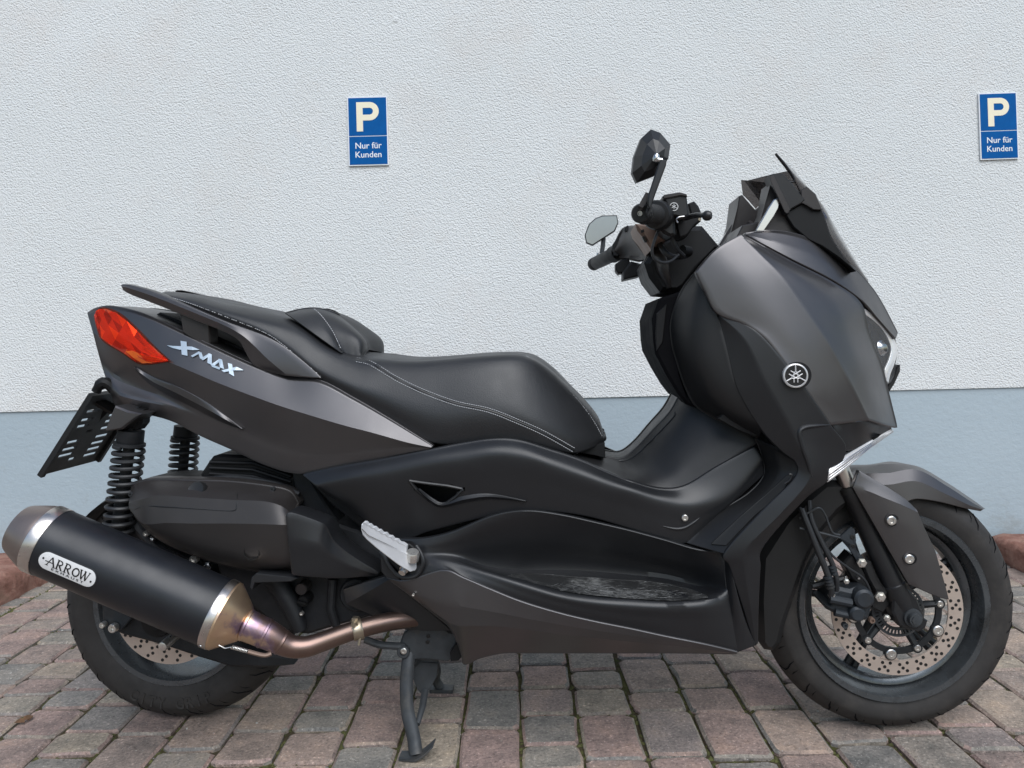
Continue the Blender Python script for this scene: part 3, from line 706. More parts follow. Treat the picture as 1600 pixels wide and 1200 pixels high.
rw = part('rear_wheel', sc, 'rim_dark', lambda bm: (lathe(bm, [(.0, -.06), (.035, -.06), (.04, -.04), (.04, .04), (.035, .06), (0, .06)], RC, (0, 1, 0), 24)))
part('tyre', rw, 'rubber', lambda bm: tyre(bm, RC, RRAD, .176, .068, 0))
tag(part('tread_grooves', rw, 'lamp_black', lambda bm: grooves(bm, RC, RRAD, .176, .068, 0, 26)), None, None, None, 'stuff')
part('rim', rw, 'rim_paint', lambda bm: ring_part(bm, RC, [(.183, -.061), (.181, -.064), (.170, -.063), (.166, -.056), (.158, -.02), (.158, .02), (.166, .056), (.181, .064), (.186, .055), (.175, .0), (.186, -.055)]))
def spokes(parent, m, C, r0, r1, n, Rz, wd=.012, off=0.0, split=0.07):
    rot = Matrix.Rotation(Rz, 3, 'Z')
    for k in range(n):
        for sg in (-1, 1):
            a0 = 2*math.pi*k/n+off+sg*.12; a1 = 2*math.pi*k/n+off+sg*split
            p0 = C+rot @ Vector((r0*math.cos(a0), 0, r0*math.sin(a0))); p1 = C+rot @ Vector((r1*math.cos(a1), 0, r1*math.sin(a1)))
            part('spoke', parent, m, lambda bm: tube(bm, [p0, p0.lerp(p1, .5), p1], [wd, wd*.72, wd*.95], 8))
spokes(rw, 'rim_dark', RC, .03, .165, 5, 0, .011, .3)
def disc(bm, C, ro, ri, y, Rz, th=.004, wave=0.0):
    ring_part(bm, C, [(ro, y-th/2), (ro, y+th/2), (ri, y+th/2), (ri, y-th/2)], Rz, 72)
def holes(bm, C, rows, cnt, y, Rz, hr=.0036, th=.005):
    rot = Matrix.Rotation(Rz, 3, 'Z')
    for k in range(cnt):
        for j, (r, da) in enumerate(rows):
            a = 2*math.pi*k/cnt+da; c = C+rot @ Vector((r*math.cos(a), y, r*math.sin(a)))
            lathe(bm, [(0, -th/2), (hr, -th/2), (hr, th/2), (0, th/2)], c, rot @ Vector((0, 1, 0)), 10)
rdisc = part('brake_disc', rw, 'disc_steel', lambda bm: disc(bm, RC, .128, .088, -.072, 0))
tag(part('disc_holes', rdisc.parent, 'badge_ink', lambda bm: holes(bm, RC, [(.120, 0), (.111, .07), (.101, .02), (.094, .13)], 22, -.072, 0)), None, None, None, 'stuff')
# raised maker-style sidewall lettering band
def walltext(bm):
    txt = 'CITY GRIP'
    for i, ch in enumerate(txt):
        if ch == ' ': continue
        a = -math.pi/2+(i-len(txt)/2+.5)*.098-.02; r = .219
        rad = Vector((math.cos(a), 0, math.sin(a))); tan = Vector((-math.sin(a), 0, math.cos(a)))
        add_text(bm, ch, .034, RC+rad*r+Vector((0, -.0684, 0)), tan, -rad, bold=.0006, extrude=.0009, sx=.85)
tag(part('sidewall_lettering', rw, 'rubber', walltext), None, None, None, 'stuff')

# swing arm, rear carrier, bolts
sw = plate('swing_arm', sc, 'engine_black', [(166, 948), (200, 930), (228, 938), (262, 962), (300, 985), (360, 1012), (410, 1022), (452, 1026), (458, 1040), (420, 1044), (360, 1043), (310, 1028), (250, 1008), (190, 992), (170, 984)], -.115, -.085, .006)
plate('caliper_carrier', sw, 'caliper', [(158, 935), (172, 936), (214, 955), (190, 985), (172, 985), (160, 970)], -.13, -.112, .003)
def hub(bm): lathe(bm, [(0, -.016), (.016, -.016), (.018, -.012), (.034, -.01), (.038, .0), (.038, .02)], P(248, 968, -.11), (0, 1, 0), 24)
part('axle_nut', sw, 'dark_plastic', hub)
bolt('bolt', sw, 163, 975, -.135, 5.0, h=.010); bolt('bolt', sw, 179, 980, -.135, 7.5, h=.010)
def spacer(bm):
    a = P(253, 1011, -.19); lathe(bm, [(0, 0), (.007, 0), (.009, .001), (.010, .004), (.010, .05), (.007, .052), (.007, .09)], a, (0.1, 1, 0.12), 18)
part('spacer_bolt', sw, 'zinc', spacer)

# ---- shock absorbers
def shock(px0, py0, px1, py1, s, rpx, coils, cap):
    a, b = P(px0, py0, s), P(px1, py1, s); d = (b-a); L = d.length; d.normalize()
    rr = rpx*(a.y-_co.y)/FPX
    sh = part('shock_absorber', sc, 'engine_black', lambda bm: (
        lathe(bm, [(0, -.02), (.010, -.018), (.013, -.006), (.010, .002), (.009, .02), (rr*.82, .021), (rr*.84, .045), (rr*.80, .047), (rr*.98, .048), (rr*.98, .054), (.012, .055), (.012, L*.55), (.016, L*.56), (.016, L*.96), (.02, L*.97), (.02, L), (0, L)], a, d, 22),
        box(bm, a+Vector((.004, .008, .012)), .022, .02, .035)))
    def spring(bm):
        u, v = frame_of(d); n = coils*16; pts = []
        for i in range(n+1):
            t = i/n; an = 2*math.pi*coils*t; z = .056+(L*.93-.056)*(t**1.08)
            pts.append(a+d*z+(u*math.cos(an)+v*math.sin(an))*rr*.90)
        tube(bm, pts, .0046, 7)
    part('spring', sh, 'hose', spring)
shock(207, 657, 184, 842, -.120, 25, 11, True)
shock(292, 652, 281, 800, .14, 22.5, 10, True)
plate('shock_bracket', sc, 'dark_plastic', [(196, 636), (224, 640), (222, 662), (214, 672), (196, 668)], -.13, -.10)

# ---- plate holder
def plate_holder(bm):
    # grid with slots, in the plane through the traced near edge, running across the machine
    a0, a1 = P(141, 616, -.105), P(60, 744, -.105); ex = Vector((0, 1, 0)); dn = a1-a0; H = dn.length; dn.normalize(); nrm = dn.cross(ex).normalized(); W = .215; th = .003
    xs = [0, .012, .030, .078, .092, .100, .110, .120, .132, .180, .203, W]
    zs = [0, .016]; k = 0
    for z in (.13, .21, .32, .40, .49, .60, .69, .77, .85): zs += [z*H, z*H+.0085]
    zs = [z for z in zs if z < H-.014]+[H-.012, H]
    slots = set()
    for j in range(2, len(zs)-2, 2):
        r_ = (j//2) % 4
        slots |= {((2, j) if r_ != 1 else (9, j)), (8, j)} if r_ in (0, 2) else ({(2, j), (8, j)} if r_ == 3 else {(8, j)})
        if r_ == 1: slots |= {(2, j)} if j % 4 == 0 else {(3, j), (4, j)}
    def pt(x, z, y): return a0+ex*x+dn*z+nrm*y
    for i in range(len(xs)-1):
        for j in range(len(zs)-1):
            if (i, j) in slots: continue
            lift = .007 if (i in (0, len(xs)-2) or j == 0) else 0
            v = [bm.verts.new(pt(x, z, y)) for y in (-th-lift*.2, lift) for (x, z) in ((xs[i], zs[j]), (xs[i+1], zs[j]), (xs[i+1], zs[j+1]), (xs[i], zs[j+1]))]
            for f in ((0, 1, 2, 3), (7, 6, 5, 4), (0, 4, 5, 1), (1, 5, 6, 2), (2, 6, 7, 3), (3, 7, 4, 0)): bm.faces.new([v[q] for q in f])
ph = part('plate_holder', sc, 'black_plastic', plate_holder, smooth=False)
def phb(bm):
    tube(bm, [P(170, 628, .0), P(150, 650, .0), P(120, 700, .0)], [.016, .014, .008], 8)
    tube(bm, [P(146, 622, -.06), P(176, 640, -.02)], .012, 8)
part('holder_bracket', ph, 'dark_plastic', phb)
def plamp(bm):
    tube(bm, curve3(PL([(150, 612, -.09), (156, 602, -.09), (166, 598, -.088), (180, 610, -.08)]), 10), [.010]*3+[.013]*4+[.012]*3, 10)
part('plate_lamp', ph, 'dark_plastic', plamp)

# ---- tail cowl
tail_rows = [
 [(137, 489, -.075), (150, 482, -.085), (175, 479, -.095), (225, 491, -.112), (282, 517, -.130), (330, 540, -.142), (400, 572, -.155), (450, 590, -.162), (500, 595, -.168), (550, 621, -.178), (600, 650, -.187), (650, 681, -.196), (675, 697, -.201)],
 [(146, 520, -.095), (175, 540, -.118), (215, 556, -.136), (262, 566, -.152), (300, 581, -.163), (340, 598, -.172), (395, 619, -.182), (440, 635, -.190), (485, 649, -.196), (535, 664, -.201), (585, 677, -.204), (635, 691, -.204), (673, 699, -.203)],
 [(158, 565, -.074), (180, 585, -.084), (215, 600, -.098), (255, 614, -.114), (295, 632, -.130), (340, 650, -.142), (390, 670, -.153), (435, 688, -.163), (480, 700, -.173), (530, 702, -.183), (580, 700, -.191), (630, 698, -.198), (671, 700, -.202)],
 [(172, 610, -.092), (190, 619, -.112), (222, 627, -.118), (258, 634, -.121), (292, 645, -.126), (332, 664, -.134), (382, 687, -.145), (428, 706, -.156), (474, 716, -.166), (526, 713, -.178), (580, 709, -.188), (630, 703, -.196), (670, 700.5, -.2015)],
 [(177, 626, -.078), (187, 638, -.084), (215, 645, -.096), (245, 650, -.104), (275, 660, -.112), (315, 681, -.122), (365, 703, -.134), (415, 726, -.146), (465, 739, -.156), (520, 730, -.172), (580, 719, -.184), (630, 708, -.194), (668, 701, -.201)]]
tc_, TS = panel('tail_cowl', sc, 'grey_paint', tail_rows, 64, [7, 6, 5, 4], rim=.014, mirror=True, bridge=0, angle=24, arc=False, smooth_v=True, breaks=(1,))
fin = [[(210, 573), (240, 590), (280, 606), (325, 631), (378, 670)], [(213, 580), (236, 602), (283, 628), (340, 657), (378, 671)]]
panel('tail_fin', tc_, 'grey_paint', [[(x, y, TS.s(x, y)-.003) for x, y in fin[0]], [((x+a)/2, (y+b)/2, TS.s((x+a)/2, (y+b)/2)-.009) for (x, y), (a, b) in zip(*fin)], [(x, y, TS.s(x, y)-.001) for x, y in fin[1]]], 24, 3, rim=.006, rnd=.001)
# tail light
top = [(150, 486), (161, 481), (185, 489), (212, 513), (238, 540), (263, 563)]; bot = [(147, 493), (151, 512), (160, 532), (190, 551), (220, 569), (262, 565)]
mid = [(149, 490), (160, 500), (176, 515), (204, 536), (231, 556), (263, 564)]
tl, TL = panel('tail_light', sc, 'red_lens', [[(x, y, TS.s(x, y)-.004) for x, y in top], [(x, y, TS.s(x, y)-.012) for x, y in mid], [(x, y, TS.s(x, y)-.004) for x, y in bot]], 24, 4, rim=.006, rnd=.0012, arc=False, angle=10)
def reflector(bm):
    rr = random.Random(3); A = samp(top, 9, True, False); B = samp(bot, 9, True, False); g = []
    for i in range(9):
        g.append([])
        for j in range(5):
            f = .03+.94*j/4; x = A[i][0]*(1-f)+B[i][0]*f; y = A[i][1]*(1-f)+B[i][1]*f
            g[-1].append(bm.verts.new(P(x, y, TS.s(x, y)-.0015-rr.random()*.005)))
    for i in range(8):
        for j in range(4):
            bm.faces.new([g[i][j], g[i+1][j], g[i+1][j+1]]).material_index = rr.choice((0, 0, 1, 2) if j > 0 else (0, 0, 0, 2)); bm.faces.new([g[i][j], g[i+1][j+1], g[i][j+1]]).material_index = rr.choice((0, 0, 1))
part('reflector', tl, ['red_reflector', 'deep_red', 'amber'], reflector, smooth=False)
am = [(196, 549), (206, 548), (226, 555), (246, 559), (257, 562), (262, 564), (222, 568), (209, 560)]
part('amber_reflector', tl, 'amber', lambda bm: prism(bm, [(x, y, TS.s(x, y)-.0068) for x, y in am], 0, .002, .0005), smooth=False)
plate('mud_flap', sc, 'grey_paint', [(179, 634), (200, 642), (222, 647), (212, 654), (190, 671), (163, 674), (170, 654)], -.165, -.10, .004)
# model lettering on the tail
def xmax(bm):
    def poly(pts, d=.0022):
        n = len(pts); a = [bm.verts.new(P(x, y, TS.s(x, y)-d-.0012)) for x, y in pts]; b = [bm.verts.new(P(x, y, TS.s(x, y)-.0002)) for x, y in pts]
        f = bm.faces.new(a); bmesh.ops.triangulate(bm, faces=[f])
        for i in range(n): bm.faces.new([a[i], b[i], b[(i+1) % n], a[(i+1) % n]])
    poly([(282, 532.5), (291.5, 534), (293, 556), (284, 554)]); poly([(260.5, 539.5), (270, 540.5), (300, 541.5), (312, 546.5), (300, 547), (291, 546), (281, 546.5), (270, 543.8)])
    poly([(298, 556), (311, 549), (314, 551), (301, 558)]); poly([(309, 549), (315, 551), (318, 561), (312.5, 560)]); poly([(313, 560), (327, 552), (331, 554), (317, 563)]); poly([(325, 552), (331, 554), (331, 570), (324, 567)])
    poly([(329, 570), (343, 560.5), (347, 562), (333, 573)]); poly([(341, 560.5), (347, 562), (350, 576.5), (343.5, 574)]); poly([(331, 569), (344, 574.5), (343, 577.5), (331, 573)])
    poly([(356, 567), (362.5, 569), (366, 588), (358, 583.5)]); poly([(346, 578.5), (370, 573), (381, 578.5), (366, 578.5), (350, 581.5)])
part('model_lettering', tc_, 'chrome_letter', xmax, smooth=False)

# ---- grab rail
rail_rows = [
 [(190, 446, -.128), (202, 447, -.132), (240, 458, -.140), (300, 482, -.150), (350, 503, -.158), (380, 514, -.162), (412, 526, -.165), (440, 541, -.167), (468, 562, -.169), (500, 590, -.171)],
 [(191, 448, -.134), (204, 451, -.139), (242, 464, -.148), (302, 488, -.158), (352, 509, -.166), (380, 525, -.170), (400, 543, -.172), (415, 558, -.173), (430, 571, -.173), (447, 585, -.172)],
 [(193, 452, -.128), (206, 459, -.132), (245, 474, -.140), (304, 498, -.150), (352, 517, -.156), (373, 530, -.158), (383, 546, -.158), (390, 559, -.158), (400, 571, -.158), (428, 581, -.160)]]
gb, GS = panel('grab_rail', sc, 'grey_paint', rail_rows, 50, 4, rim=.030, rnd=.003, mirror=True, angle=24, arc=False)
plate('rail_post', gb, 'cover_grey', [(281, 490), (300, 494), (327, 507), (328, 541), (310, 536), (285, 520)], -.138, -.10, .003)
# ---- seat
seat_rows = [
 [(262, 455, .0), (300, 459, .0), (350, 470, .0), (425, 485, .0), (470, 500, .0), (510, 528, .0), (550, 546, .0), (590, 551, .0), (630, 557, .0), (680, 557, .0), (750, 552, .0), (800, 550.5, .0), (828, 556, .0), (855, 573, .0), (885, 600, .0), (912, 626, .0), (934, 653, .0), (942, 676, .0)],
 [(254, 457, -.07), (300, 461, -.08), (350, 474, -.09), (425, 490, -.095), (470, 506, -.095), (510, 534, -.095), (550, 553, -.095), (590, 557, -.095), (630, 562, -.10), (680, 561, -.10), (750, 555, -.10), (800, 553, -.095), (828, 558, -.085), (857, 575, -.07), (887, 603, -.06), (914, 629, -.05), (936, 656, -.04), (943, 677, -.035)],
 [(252, 459, -.105), (300, 467, -.125), (350, 482, -.138), (425, 502, -.142), (470, 520, -.142), (510, 547, -.142), (550, 564, -.143), (590, 569, -.147), (630, 574, -.152), (680, 573, -.155), (750, 567, -.155), (800, 565, -.148), (832, 572, -.136), (863, 592, -.120), (893, 620, -.105), (918, 645, -.090), (938, 668, -.072), (944, 681, -.055)],
 [(250, 462, -.115), (300, 474, -.140), (350, 491, -.154), (412, 515, -.161), (455, 542, -.165), (497, 575, -.169), (545, 598, -.176), (590, 615, -.182), (640, 635, -.190), (690, 645, -.194), (750, 640, -.194), (800, 642, -.190), (835, 652, -.182), (865, 664, -.168), (893, 676, -.148), (918, 682, -.122), (937, 684, -.092), (945, 685, -.065)],
 [(250, 466, -.110), (300, 480, -.136), (350, 498, -.150), (412, 524, -.157), (457, 556, -.161), (500, 589, -.165), (550, 618, -.172), (600, 647, -.178), (650, 677, -.184), (690, 692, -.187), (750, 686, -.187), (800, 685, -.184), (840, 695, -.177), (870, 702, -.165), (897, 706, -.148), (918, 700, -.122), (936, 692, -.092), (944, 687, -.065)]]
st, SS = panel('seat', sc, 'seat_vinyl', seat_rows, 90, 5, rim=.02, rnd=.004, mirror=True, join=True, smooth_v=True, angle=50, arc=False)
br_rows = [
 [(446, 489, -.10), (462, 500, -.125), (498, 526, -.135), (533, 551, -.135)],
 [(468, 483.5, -.05), (484, 492, -.095), (510, 518, -.122), (533.5, 549, -.128)],
 [(490, 481.5, -.045), (502, 492, -.088), (520, 518, -.112), (534, 548, -.118)],
 [(508, 484.5, -.03), (528, 499, -.072), (545, 524, -.098), (552, 557, -.105)],
 [(524, 490, -.015), (550, 511, -.05), (568, 532, -.080), (566, 555, -.095)],
 [(530, 493, .0), (555, 514, .0), (572, 533, .0), (575, 547, .0)]]
bk, BS = panel('backrest', st, 'seat_vinyl', br_rows, 22, 4, rim=.01, rnd=.002, mirror=True, join=True, smooth_v=True, angle=50, arc=False)
def bcap(bm):
    row = br_rows[0]; 
    for r in br_rows[:5]:
        pass
    prev = None
    for i in range(6):
        x, y, s = br_rows[i][0]; q = P(x, y, s); line = [bm.verts.new((q.x, q.y*k, q.z+.0005)) for k in (1, .5, 0, -.5, -1)]
        if prev:
            for j in range(4): bm.faces.new([prev[j], line[j], line[j+1], prev[j+1]])
        prev = line
part('backrest_top', bk, 'seat_vinyl', bcap)
def stitches(bm, pts, off, step=3.6, ln=2.3, r=.00085, S=SS):
    q = samp(pts, 400); acc = 0; i = 0; d = []
    L = [0]
    for a, b in zip(q, q[1:]): L.append(L[-1]+math.hypot(a[0]-b[0], a[1]-b[1]))
    def at(t):
        for j in range(len(L)-1):
            if L[j+1] >= t:
                f = (t-L[j])/(L[j+1]-L[j]+1e-9); a, b = q[j], q[j+1]; tx, ty = b[0]-a[0], b[1]-a[1]; n = math.hypot(tx, ty)+1e-9
                x = a[0]+tx*f-ty/n*off; y = a[1]+ty*f+tx/n*off
                return x, y
        return q[-1][:2]
    t = 0
    while t+ln < L[-1]:
        a, b = at(t), at(t+ln); tube(bm, [P(a[0], a[1], S.s(*a)-.0010), P(b[0], b[1], S.s(*b)-.0010)], r, 5); t += step
seam1 = [(557, 562), (580, 568), (620, 592), (662, 612), (712, 630), (763, 641), (805, 657), (850, 677), (898, 704)]
seam2 = [(822, 556), (850, 573), (872, 592), (902, 624), (925, 654), (941, 682)]
seam3 = [(256, 461), (300, 475), (350, 494), (412, 519), (440, 537), (468, 560), (503, 590)]
def thread(bm):
    stitches(bm, seam1, 3.2); stitches(bm, seam1, -3.2); stitches(bm, seam2, 0); stitches(bm, seam3, 0)
    stitches(bm, [(491, 483), (503, 494), (520, 518), (533, 546)], 0, S=BS)
th_ = part('stitching', st, 'thread', thread); tag(th_, None, None, None, 'stuff')
def seamtube(bm):
    q = samp(seam1, 60); tube(bm, [P(x, y, SS.s(x, y)+.0005) for x, y in q], .0017, 6)
part('seam', st, 'badge_ink', seamtube)

# ---- centre side panel
E0 = [(474, 742, -.165), (525, 731, -.183), (600, 718, -.194), (665, 705, -.202), (720, 694, -.200), (770, 687, -.199), (810, 689, -.198), (860, 704, -.195), (905, 719, -.190), (950, 739, -.188), (985, 753, -.186), (1032, 765, -.182), (1072, 760, -.178), (1122, 730, -.174), (1179, 699, -.170)]
E1 = [(492, 757, -.190), (540, 748, -.205), (605, 736, -.213), (665, 726, -.218), (720, 717, -.220), (775, 709, -.221), (825, 714, -.221), (870, 728, -.219), (915, 743, -.216), (955, 757, -.213), (990, 767, -.210), (1035, 781, -.204), (1085, 787, -.197), (1140, 768, -.186), (1189, 716, -.174)]
E2 = [(500, 763, -.188), (540, 775, -.195), (600, 770, -.207), (665, 765, -.210), (720, 762, -.212), (775, 755, -.213), (825, 757, -.213), (870, 766, -.212), (915, 777, -.210), (955, 788, -.208), (990, 797, -.206), (1035, 812, -.202), (1080, 816, -.196), (1140, 785, -.184), (1191, 728, -.173)]
E3 = [(508, 770, -.178), (556, 800, -.178), (618, 842, -.178), (670, 829, -.187), (720, 816, -.194), (775, 803, -.200), (825, 796, -.203), (875, 799, -.204), (920, 806, -.204), (960, 817, -.203), (1000, 829, -.201), (1040, 840, -.198), (1072, 847, -.192), (1130, 797, -.182), (1193, 741, -.172)]
vent = [(640, 751), (660, 754), (700, 759), (724, 764), (712, 776), (692, 790), (676, 784), (652, 766)]
sp, ES = panel('side_panel', sc, 'black_paint', [E0, E1, E2, E3], 120, [6, 8, 9], rim=.014, mirror=True, arc=False, angle=50, smooth_v=True, hole=vent)
def ventlip(bm):
    v = vent+[vent[0]]; q = samp(v, 50, False)
    tube(bm, [P(x, y, ES.s(x, y)+.001) for x, y in q], .0042, 8, flat=.8)
part('vent_lip', sp, 'black_paint', ventlip)
lipA = [(650, 766), (672, 786), (692, 793), (730, 785), (770, 780), (822, 784)]; lipB = [(655, 764), (677, 780), (693, 786), (722, 776), (765, 772), (822, 783)]
panel('vent_fin', sp, 'black_paint', [[(x, y, ES.s(x, y)-.0015) for x, y in lipB], [((x+a)/2, (y+b)/2, ES.s((x+a)/2, (y+b)/2)-.007) for (x, y), (a, b) in zip(lipA, lipB)], [(x, y, ES.s(x, y)-.001) for x, y in lipA]], 30, 3, rim=.004, rnd=.001)
bolt('panel_screw', sp, 1070, 809, ES.s(1070, 809)-.001, 5.0, h=.004)
nt_ = [(1036, 822), (1055, 826), (1070, 824), (1084, 816), (1093, 809)]
tubepart('screw_notch', sp, 'black_paint', [P(x, y, ES.s(x, y)-.0002) for x, y in nt_], [.0006, .0028, .0032, .0026, .0006], 8)

# ---- tunnel
T0 = [(900, 707, -.05), (945, 714, -.05), (972, 716, -.05), (995, 700, -.05), (1022, 671, -.055), (1047, 644, -.06), (1062, 617, -.06)]
T1 = [(899, 709, -.09), (948, 723, -.095), (985, 733, -.10), (1015, 713, -.10), (1045, 682, -.105), (1070, 655, -.11), (1087, 630, -.11)]
T2 = [(898, 712, -.14), (946, 733, -.145), (985, 747, -.15), (1030, 744, -.15), (1068, 720, -.15), (1110, 690, -.15), (1150, 660, -.15)]
T3 = [(897, 716, -.165), (945, 738, -.172), (985, 753, -.172), (1032, 766, -.172), (1072, 759, -.170), (1125, 729, -.168), (1182, 692, -.165)]
tn, TNS = panel('centre_tunnel', sc, 'black_plastic', [T0, T1, T2, T3], 50, 6, rim=.01, mirror=True, bridge=0, smooth_v=True, angle=40, arc=False)
def lid(bm):
    for ln in ([(965, 716), (985, 712), (1012, 688), (1050, 648), (1052, 640)],):
        tube(bm, [P(x+2, y+4, TNS.s(x+2, y+4)-.0004) for x, y in samp(ln, 30)], .0016, 6)
part('lid_gap', tn, 'badge_ink', lid)
plate('seat_hinge', sc, 'dark_plastic', [(934, 694), (945, 692), (946, 716), (930, 712), (905, 707)], -.10, .10)

# ---- foot slope with mat
H0 = [(1181, 686, -.168), (1191, 712, -.168), (1194, 742, -.170), (1170, 771, -.175), (1121, 803, -.182), (1074, 848, -.192)]
H1 = [(1204, 697, -.205), (1214, 716, -.212), (1216, 743, -.215), (1189, 776, -.215), (1148, 811, -.216), (1105, 857, -.216)]
H2 = [(1226, 707, -.240), (1246, 722, -.243), (1245, 746, -.243), (1208, 784, -.243), (1170, 822, -.242), (1133, 865, -.240)]
fs, HS = panel('foot_slope', sc, 'black_plastic', [H0, H1, H2], 40, 6, rim=.01, mirror=True, arc=False)
ma_ = [(1112, 850), (1155, 810), (1200, 771), (1230, 744)]; mb_ = [(1134, 852), (1176, 808), (1212, 777), (1238, 744)]
panel('foot_mat', fs, 'rubber_black', [[(x, y, HS.s(x, y)-.003) for x, y in ma_], [(x, y, HS.s(x, y)-.003) for x, y in mb_]], 20, 4, rim=.004, rnd=.001)

# ---- floor panel with foot well
F0 = [(618, 843, -.186), (660, 843, -.200), (705, 833, -.207), (770, 807, -.211), (822, 799, -.212), (875, 805, -.212), (930, 817, -.211), (985, 830, -.209), (1040, 845, -.207), (1088, 859, -.206), (1131, 864, -.208)]
F1 = [(620, 850, -.190), (664, 852, -.204), (708, 844, -.208), (770, 819, -.208), (822, 811, -.206), (875, 815, -.204), (930, 826, -.202), (985, 839, -.200), (1040, 852, -.198), (1088, 866, -.199), (1132, 870, -.210)]
F2 = [(622, 858, -.194), (668, 860, -.206), (712, 856, -.203), (770, 848, -.192), (822, 843, -.186), (875, 846, -.181), (930, 853, -.177), (985, 862, -.175), (1040, 873, -.176), (1090, 884, -.184), (1133, 886, -.214)]
F3 = [(624, 868, -.200), (670, 866, -.208), (712, 869, -.202), (760, 884, -.180), (815, 890, -.163), (875, 890, -.152), (930, 893, -.146), (985, 898, -.143), (1040, 904, -.144), (1096, 916, -.165), (1135, 915, -.218)]
F4 = [(626, 882, -.208), (674, 874, -.216), (716, 880, -.222), (760, 892, -.230), (815, 908, -.238), (875, 925, -.242), (930, 933, -.243), (985, 937, -.243), (1040, 940, -.242), (1100, 938, -.238), (1138, 930, -.222)]
F5 = [(627, 895, -.212), (680, 882, -.224), (720, 893, -.232), (760, 906, -.240), (815, 926, -.247), (875, 943, -.249), (930, 955, -.249), (985, 963, -.247), (1040, 968, -.244), (1100, 972, -.238), (1145, 972, -.224)]
F6 = [(628, 908, -.214), (692, 890, -.232), (725, 902, -.238), (765, 919, -.243), (815, 939, -.246), (875, 957, -.246), (930, 970, -.244), (985, 981, -.241), (1040, 993, -.237), (1100, 1005, -.231), (1153, 1018, -.222)]
fl, FS = panel('floor_panel', sc, 'black_paint', [F0, F1, F2, F3, F4, F5, F6], 90, 5, rim=.012, mirror=True, smooth_v=True, angle=40, arc=False)
fm = [[(792, 900), (840, 897), (900, 902), (960, 906), (1020, 910), (1075, 921), (1104, 932)], [(796, 901), (845, 914), (890, 925), (940, 931), (1000, 936), (1060, 938), (1106, 934)]]
panel('floor_mat', fl, 'worn_mat', [[(x, y, FS.s(x, y)-.003) for x, y in fm[0]], [(x, y, FS.s(x, y)-.004) for x, y in fm[1]]], 30, 4, rim=.004, rnd=.001)
def scuffs(bm):
    rr = random.Random(8)
    for _ in range(150):
        x = rr.choice((rr.uniform(862, 950), rr.uniform(920, 1050), rr.uniform(1000, 1062))); y0 = 902+(x-862)*.10; y = y0+rr.uniform(3, 20)
        if y > 935: continue
        dx = rr.uniform(5, 20); dy = rr.uniform(-3, 4)
        tube(bm, [P(x, y, FS.s(x, y)-.0042), P(x+dx/2, y+dy/2+rr.uniform(-1, 1), FS.s(x+dx/2, y+dy/2)-.0044), P(x+dx, y+dy, FS.s(x+dx, y+dy)-.0042)], [.0002, rr.uniform(.0003, .0009), .0002], 4, flat=.3)
so_ = part('scuff_marks', fl, 'scuff', scuffs); tag(so_, None, None, None, 'stuff')
# corner strip in front of the foot well
panel('panel_corner', fl, 'black_paint', [[(1131, 864, -.208), (1135, 915, -.218), (1145, 972, -.224), (1153, 1018, -.222)], [(1140, 882, -.235), (1150, 925, -.236), (1163, 970, -.230), (1179, 1008, -.214)]], 24, 5, rim=.01, bulge=[.004])

# ---- lower cowl
G0 = [(604, 903, -.200), (635, 908, -.218), (692, 892, -.236), (725, 904, -.242), (765, 921, -.247), (815, 941, -.250), (875, 959, -.250), (930, 972, -.248), (985, 983, -.245), (1040, 995, -.241), (1100, 1007, -.235), (1151, 1019, -.226)]
G1 = [(628, 920, -.206), (662, 935, -.224), (705, 945, -.240), (735, 950, -.244), (775, 957, -.246), (820, 966, -.247), (875, 976, -.246), (930, 985, -.244), (985, 993, -.241), (1040, 1001, -.237), (1098, 1010, -.232), (1151, 1020, -.226)]
G2 = [(655, 941, -.204), (680, 958, -.220), (712, 977, -.232), (742, 978, -.236), (782, 979, -.237), (825, 984, -.237), (875, 991, -.236), (930, 997, -.234), (985, 1003, -.232), (1040, 1008, -.230), (1096, 1014, -.228), (1150, 1021, -.225)]
G3 = [(705, 981, -.175), (726, 1003, -.165), (724, 1037, -.155), (750, 1028, -.165), (787, 1020, -.175), (825, 1020, -.185), (875, 1020, -.190), (930, 1020, -.194), (985, 1020, -.198), (1040, 1020, -.204), (1096, 1020.5, -.212), (1149, 1021.5, -.222)]
lc, LS = panel('lower_cowl', sc, 'grey_paint', [G0, G1, G2, G3], 70, 6, rim=.012, mirror=True, arc=False, angle=14)
panel('cowl_wedge', lc, 'black_paint', [[(537, 922, -.165), (570, 912, -.180), (601, 902.5, -.195)], [(542, 943, -.172), (575, 925, -.190), (607, 906, -.203)], [(634, 983, -.15), (670, 985, -.155), (703, 984, -.165)]], 20, 5, rim=.015, angle=20)
bolt('panel_screw', lc, 646, 929, -.222, 2.2, h=.003)

# ---- CVT cover and box
C0 = [(203, 770, -.135), (212, 756, -.140), (240, 750, -.145), (300, 751, -.150), (360, 753, -.150), (420, 760, -.150), (452, 768, -.145), (465, 786, -.140)]
C1 = [(203, 778, -.160), (218, 769, -.180), (245, 763, -.185), (300, 764, -.188), (360, 768, -.188), (415, 774, -.188), (442, 782, -.180), (460, 795, -.160)]
C2 = [(202, 786, -.175), (222, 780, -.205), (250, 774, -.212), (300, 777, -.215), (360, 781, -.215), (410, 783, -.215), (438, 790, -.212), (456, 802, -.20)]
C3 = [(203, 795, -.180), (224, 818, -.215), (260, 817, -.225), (300, 818, -.228), (360, 818, -.228), (410, 819, -.228), (438, 820, -.226), (456, 820, -.22)]
C4 = [(208, 803, -.170), (232, 827, -.205), (262, 842, -.210), (300, 855, -.212), (350, 868, -.212), (405, 878, -.212), (435, 880, -.212), (457, 878, -.21)]
